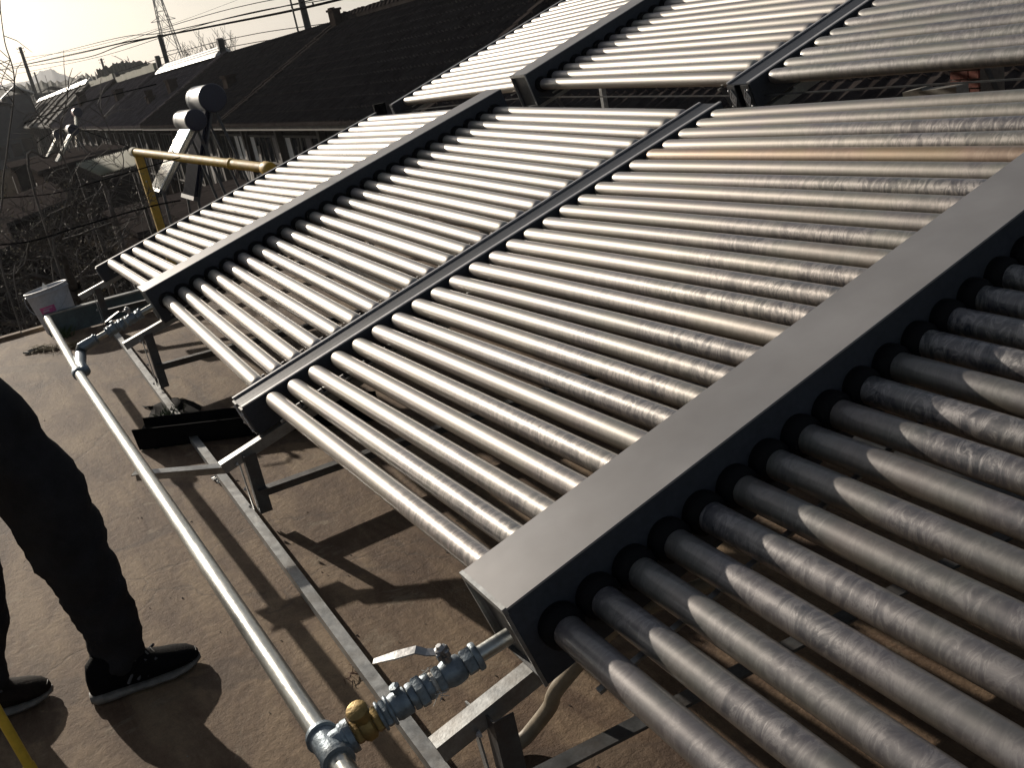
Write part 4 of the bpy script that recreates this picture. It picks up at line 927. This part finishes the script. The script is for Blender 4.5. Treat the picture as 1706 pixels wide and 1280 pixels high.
wire([(-60, 120, 260), (0, 112, 210), (110, 84, 140), (200, 62, 92), (265, 55, 72), (380, 30, 58), (500, 4, 48), (600, -20, 42)], .026, 'thinner cable just above the thickest bundle')
wire([(0, 117, 210), (90, 104, 150), (150, 94, 120), (200, 76, 92), (265, 60, 72)], .04, 'cable sagging just under the thickest bundle')
wire([(40, 96, 185), (150, 78, 200), (285, 40, 230), (420, -10, 260)], .03, 'faint high cable reaching the lone far pole')
for k, (a, b_, c_) in enumerate(((72, 30, -22), (84, 44, -8), (118, 78, 32), (126, 90, 48), (134, 102, 58))):
    wire([(0, a+44, 190), (150, (a+b_)/2+34, 120), (300, b_+8, 72), (420, (b_+c_)/2+2, 58), (560, c_+4, 48), (700, c_-26, 42)], .020, ['topmost thin wire in the pale sky', 'second thin wire from the top', 'thin wire passing the pylon foot', 'thin wire low over the white ridge', 'lowest thin wire over the house ridges'][k])
wire([(40, 205, 22), (95, 185, 22), (140, 170, 20), (260, 140, 18)], .010, 'dark cable strung in front of the purplish roofs', 'yard cables')
wire([(0, 330, 12), (90, 322, 12), (170, 300, 11), (300, 262, 10)], .006, 'thin cable low over the dark yard', 'yard cables')
wire([(0, 408, 10.), (60, 400, 10.), (140, 375, 10), (250, 344, 10.5), (300, 334, 11)], .008, 'cable sloping over the dark shed', 'yard cables')
wire([(60, 238, 30), (110, 212, 30), (175, 230, 28), (240, 255, 25)], .012, 'dark cable under the eaves', 'yard cables')
# pylon
def pylon():
    D = 390; foot = at(306, 150, D); foot = Vector((foot.x, foot.y, GZ)); H = 46
    root = empty('pylon', foot, 'lattice electricity pylon far behind the houses', 'pylon')
    b = MB(); lv = [0, 9, 17, 24, 30, 35, 39.5, 43, 46]; wd_ = lambda z: 3.4*(1-z/H)**1.15+.55
    for i in range(4):
        sx, sy = ((-1, -1), (1, -1), (1, 1), (-1, 1))[i]; nx_, ny_ = ((-1, -1), (1, -1), (1, 1), (-1, 1))[(i+1) % 4]
        for z0, z1_ in zip(lv, lv[1:]):
            w0_, w1_ = wd_(z0), wd_(z1_)
            A_ = foot+Vector((sx*w0_, sy*w0_, z0)); B_ = foot+Vector((sx*w1_, sy*w1_, z1_)); A2 = foot+Vector((nx_*w0_, ny_*w0_, z0)); B2 = foot+Vector((nx_*w1_, ny_*w1_, z1_))
            b.beam(A_, B_, .22, .22); b.beam(A_, B2, .13, .13); b.beam(A2, B_, .13, .13); b.beam(B_, B2, .13, .13)
    b.build('lattice', M_pylon, root)
    for z, a in ((27, 4.2), (35, 5.2), (42, 4.)):
        b = MB(); b.beam(foot+Vector((-.3, -a, z)), foot+Vector((-.3, a, z)), .2, .2)
        for s_ in (-1, 1): b.beam(foot+Vector((0, s_*a, z)), foot+Vector((0, s_*.6, z+1.6)), .14, .14)
        b.build('crossarm', M_pylon, root)
pylon()

# ------------------------------------------------------------------ far land
def hill(pts, y_off, depth, m, name, kind, label=None, cat=None, jag=0, n=60):
    """ridge line through (u, v, dist) points, solid mound"""
    b = MB(); P3 = [at(*q) for q in pts]; seg = []
    for i in range(len(P3)-1):
        k = max(1, n//(len(P3)-1))
        for j in range(k): seg.append(P3[i].lerp(P3[i+1], j/k))
    seg.append(P3[-1])
    for q in seg:
        q = q.copy(); q.z += rnd.uniform(-jag, jag); dirv = Vector((q.x-CW.x, q.y-CW.y, 0)).normalized()
        f = q-dirv*depth; g = q+dirv*depth; f.z = g.z = GZ-.5
        h_ = q-dirv*depth*.45; h_.z = GZ+(q.z-GZ)*.62; b.pts([f, h_, q, g])
    for i in range(len(seg)-1):
        for j in range(3): a = i*4+j; b.f.append((a, a+1, a+5, a+4))
    b.f.append((0, 1, 2, 3)); e_ = (len(seg)-1)*4; b.f.append((e_+3, e_+2, e_+1, e_))
    o = b.build(name, m, smooth=True); o['kind'] = kind
    if label: tag(o, label, cat)
    return o
hill([(-500, 190, 2600), (-150, 170, 2600), (0, 142, 2600), (48, 133, 2500), (66, 118, 2500), (84, 113, 2500), (98, 121, 2500), (120, 131, 2500), (180, 128, 2600), (330, 110, 2700), (700, 60, 2800), (1500, -70, 3000)], 0, 500, M_mtn, 'mountain', 'structure', jag=2)
hill([(-600, 240, 420), (-200, 190, 420), (-30, 158, 420), (40, 140, 400), (110, 132, 380), (150, 124, 350), (176, 117, 330), (205, 113, 330), (240, 108, 330), (300, 112, 360), (420, 85, 380), (900, 0, 420)], 0, 60, M_hillgreen, 'hill', 'structure', jag=.9, n=160)
hill([(160, 116, 230), (190, 106, 230), (215, 101, 230), (243, 103, 230), (262, 110, 230)], 0, 12, M_hillgreen, 'scrub', 'stuff', 'dark scrub mound behind the pale parapet', 'scrub', jag=.35, n=60)
# pale house at the far left
def far_house(u0, v0, u1, v1, dist, label, rm, wm, lean=0):
    p0, p1 = at(u0, v0, dist), at(u1, v1, dist); root = empty('far_house', Vector((p0.x, (p0.y+p1.y)/2, GZ)), label, 'house', 'houses beyond the yards')
    y0_, y1_ = sorted((p0.y, p1.y)); z = (p0.z+p1.z)/2; x = p0.x; d_ = 14.
    MB().box((x-d_, y0_, GZ), (x, y1_, z-.9)).build('wall', wm, root); ym = (y0_+y1_)/2
    MB().quadbox([(x-d_, y0_-.5, z-1.2), (x+.4, y0_-.5, z-1.2), (x+.4, ym, z), (x-d_, ym, z), (x-d_, y0_-.5, z-1.0), (x+.4, y0_-.5, z-1.0), (x+.4, ym, z+.25), (x-d_, ym, z+.25)]).build('roof', rm, root)
    MB().quadbox([(x-d_, ym, z), (x+.4, ym, z), (x+.4, y1_+.5, z-1.2), (x-d_, y1_+.5, z-1.2), (x-d_, ym, z+.25), (x+.4, ym, z+.25), (x+.4, y1_+.5, z-1.0), (x-d_, y1_+.5, z-1.0)]).build('roof', rm, root)
    for k in range(3): yy = y0_+(y1_-y0_)*(k+.5)/3; MB().box((x+.002, yy-.5, GZ+1), (x+.06, yy+.5, GZ+2.4)).build('window', M_glassdark, root)
far_house(5, 152, 44, 138, 150, 'far house with a white roof verge at the left edge', M_whitesheet, M_greywall)
far_house(-60, 175, 10, 160, 130, 'far dark house at the very left edge', M_rooftile, M_greywall)
far_house(-10, 195, 60, 178, 190, 'long grey-blue house front behind the nearest felt roof', M_roofgrey, M_greywall)
far_house(60, 150, 110, 140, 260, 'far low house between the lone pole and the felt roof', M_rooftile, M_greywall)
far_house(118, 134, 150, 127, 300, 'far shed with pale roof streaks under the scrub hill', M_roofgrey, M_greywall)

# ------------------------------------------------------------------ trees
def tree(base, height, seed, label, cat='tree', spread=.55, levels=5, r0=.09, m=M_bark, grp=None, up=.5, leaves=0, n0=3, lean=(0, 0, 1), min_r=.003, tf=.42, cf=None):
    rr = random.Random(seed); root = empty('bare_tree', base, label, cat, grp)
    trunk = MB(); crown = MB(); lv = MB()
    def grow(p, d_, L, r, k):
        n_ = 5; pts = [p]; q = p.copy(); dd = d_.copy()
        for i in range(n_):
            dd = (dd+Vector((rr.gauss(0, .16), rr.gauss(0, .16), rr.gauss(.03, .12)))).normalized(); q = q+dd*L/n_; pts.append(q.copy())
        rad = [max(min_r, r*(1-.45*i/n_)) for i in range(n_+1)]
        (trunk if k == 0 else crown).tube(pts, rad, 8 if k == 0 else (5 if k < 3 else 3), caps=False)
        if k >= levels-1 and leaves and rr.random() < leaves:
            c_ = pts[-1]; a = Vector((rr.uniform(-1, 1), rr.uniform(-1, 1), rr.uniform(-1, .2))).normalized()*.035; b_ = a.cross(Vector((rr.uniform(-1, 1), rr.uniform(-1, 1), rr.uniform(-1, 1)))).normalized()*.014
            lv.poly([c_, c_+a*.5+b_, c_+a, c_+a*.5-b_])
        if k < levels:
            for j in range(rr.choice([2, 3, 3]) if k else n0):
                i = rr.randint(2, n_); ax_ = Vector((rr.gauss(0, 1), rr.gauss(0, 1), rr.gauss(up*.4, .6))).normalized()
                nd = (dd*(1-spread)+ax_*spread+Vector((0, 0, up*.15))).normalized(); grow(pts[i], nd, (height*cf*rr.uniform(.7, 1.1) if (k == 0 and cf) else L*rr.uniform(.55, .85)), rad[i]*.62, k+1)
    grow(Vector(base), Vector(lean).normalized(), height*tf, r0, 0)
    trunk.build('trunk', m, root, smooth=True); crown.build('crown', m if r0 > .05 else M_twig, root)
    if lv.v: lv.build('leaves', M_leafdry, root, kind='stuff')
    return root
tb = at(12, 500, 13.5); tree(Vector((tb.x, tb.y, GZ)), 5.6, 3, 'bare tree with a thick pale trunk at the left edge, below the roof', r0=.15, levels=6, leaves=.3, n0=5, spread=.65, up=.15, tf=.60, cf=.18, m=mat('pale_bark', (.11, .10, .09), .9, 0, .35, 9., .5, 40., spec=.1))
tb = at(60, 330, 15); tree(Vector((tb.x, tb.y, GZ)), 5.2, 11, 'tangled bare tree in front of the far water heaters', r0=.06, levels=6, leaves=.3, n0=4, spread=.6, up=.2, m=M_twig, tf=.52, cf=.20)
tb = at(50, 480, 11.5); tree(Vector((tb.x, tb.y, GZ)), 3.7, 21, 'low thicket of twigs just outside the roof edge, left of the bucket', r0=.045, levels=6, leaves=.3, n0=6, spread=.7, up=.1, m=M_twig, lean=(-.1, 0, 1), tf=.62, cf=.24)
tb = at(150, 420, 11.5); tree(Vector((tb.x, tb.y, GZ)), 4.2, 37, 'bare shrub between the bucket and the pale bent pipe', r0=.04, levels=6, leaves=.3, n0=6, spread=.66, up=.2, m=M_twig, lean=(-.1, 0, 1), tf=.6, cf=.22)
tb = at(110, 300, 13); tree(Vector((tb.x, tb.y, GZ)), 4.6, 47, 'bare sapling crown between the awning and the thicket', r0=.04, levels=6, leaves=.3, n0=6, spread=.66, up=.2, m=M_twig, tf=.6, cf=.22)
# long arching bare stems that stand out against the roofs
def stem(pts, r, label, m=M_twig):
    P3 = [at(*q) for q in pts]; out = []
    P3.insert(0, Vector((P3[0].x, P3[0].y, GZ)))
    for i in range(len(P3)-1):
        a = P3[max(i-1, 0)]; b_ = P3[i]; c_ = P3[i+1]; d_ = P3[min(i+2, len(P3)-1)]
        for k in range(6):
            t = k/6; out.append(.5*((2*b_)+(c_-a)*t+(2*a-5*b_+4*c_-d_)*t*t+(3*b_-a-3*c_+d_)*t**3))
    out.append(P3[-1]); n_ = len(out); root = empty('sapling', Vector((P3[0].x, P3[0].y, GZ)), label, 'sapling', 'bare saplings rising from the yard')
    MB().tube(out, [max(.004, r*.65*(1-.7*i/n_)) for i in range(n_)], 7, caps=False).build('stem', m, root, smooth=True)
    b = MB()
    for k in range(16):
        i = rnd.randint(n_//2, n_-1); p_ = out[i]; d_ = Vector((rnd.gauss(0, .4), rnd.gauss(0, .7), rnd.gauss(.3, .5))).normalized(); L_ = rnd.uniform(.15, .55)
        b.tube([p_, p_+d_*L_*.5+Vector((0, 0, .03)), p_+d_*L_], [.005, .004, .002], 4, caps=False)
    b.build('twigs', m, root)
stem([(105, 470, 10.8), (100, 385, 10.8), (112, 330, 10.8), (118, 290, 10.8), (70, 205, 10.8), (52, 165, 10.8)], .018, 'dark sapling whose thin stem crosses the felt roof')
stem([(60, 330, 10.8), (80, 262, 10.8), (105, 250, 10.8), (100, 215, 10.8), (112, 165, 10.8), (110, 145, 10.8)], .020, 'crooked pale sapling crossing the far white water heater')
stem([(140, 480, 10.8), (150, 400, 10.8), (205, 280, 10.8), (185, 225, 10.8), (163, 172, 10.8)], .012, 'slim dark sapling in front of the purplish roof')
stem([(12, 480, 10.8), (4, 330, 10.8), (12, 250, 10.8), (24, 135, 10.8), (8, 70, 10.8), (0, 10, 10.8)], .018, 'sapling rising into the sky at the top left corner')
stem([(30, 500, 10.8), (70, 430, 10.8), (112, 400, 10.8), (118, 350, 10.8), (115, 300, 10.8)], .013, 'sapling arching over the dark yard above the bucket')
stem([(90, 470, 10.8), (150, 440, 10.8), (195, 400, 10.8), (222, 375, 10.8), (235, 340, 10.8)], .014, 'sapling leaning toward the yellow upright')
for k, (u, v, dist, h_, lab) in enumerate(((228, 120, 210, 13, 'faint bare tree left of the white ridge'), (322, 95, 200, 17, 'faint tall bare tree at the right of the pylon'), (342, 90, 205, 14, 'second faint bare tree at the right of the pylon'), (395, 80, 220, 15, 'faint bare tree over the right end of the white ridge'), (178, 120, 200, 9, 'tiny bare trees on the scrub mound'))):
    p = at(u, v, dist); tree(Vector((p.x, p.y, GZ)), h_, 50+k, lab, r0=.14, levels=4, n0=4, spread=.35, up=.9, m=M_pole, grp='faint bare trees on the skyline', min_r=.03)

# ------------------------------------------------------------------ behind the right-hand rows
p = ony(1634, 152, 5.05); br = empty('brick_pier', Vector((p.x, 5.05, 0)), 'red brick pier seen between the rows near the right edge', 'brick pier')
MB().box((p.x-.105, 4.92, 0), (p.x+.105, 5.14, .95)).build('core', M_mortar, br)
n_ = 0; meb = None
for k in range(17):
    for j in range(2):
        sp = .03 if k % 2 else -.03; xs = [p.x-.11, p.x+sp, p.x+.11]; jx = rnd.uniform(-.002, .002)
        MB().box((xs[j]+.005+jx, 4.903+rnd.uniform(-.002, .002), .02+k*.056), (xs[j+1]-.005+jx, 4.9195, .02+k*.056+.046)).build('brick', M_brick, br)
for u, v, du, lab in ((1528, 155, 14, 'pale tin box on the roof behind the gap'), (1570, 153, 30, 'pale plank lying on the roof beside the brick pier')):
    q0 = ony(u-du, v+5, 4.7); q1 = ony(u+du, v-1, 4.7); o = MB().beam(Vector((q0.x, 4.7, max(.05, q0.z))), Vector((q1.x, 4.72, max(.05, q1.z))), .12, .07).build('scrap_board', M_paper); tag(o, lab, 'board')

# ------------------------------------------------------------------ haze
def haze():
    m = bpy.data.materials.new('pale_air'); m.use_nodes = True; n = N(m)
    v = n('VolumePrincipled'); v.inputs['Color'].default_value = (.9, .92, .95, 1); v.inputs['Density'].default_value = .00022; v.inputs['Anisotropy'].default_value = .3
    o = n('OutputMaterial'); n.t.links.new(v.outputs[0], o.inputs['Volume'])
    h = MB().box((-3900, -3300, GZ-1.7), (70, 3300, 150)).build('haze', m, origin=(0, 0, 0)); h['kind'] = 'stuff'
haze()
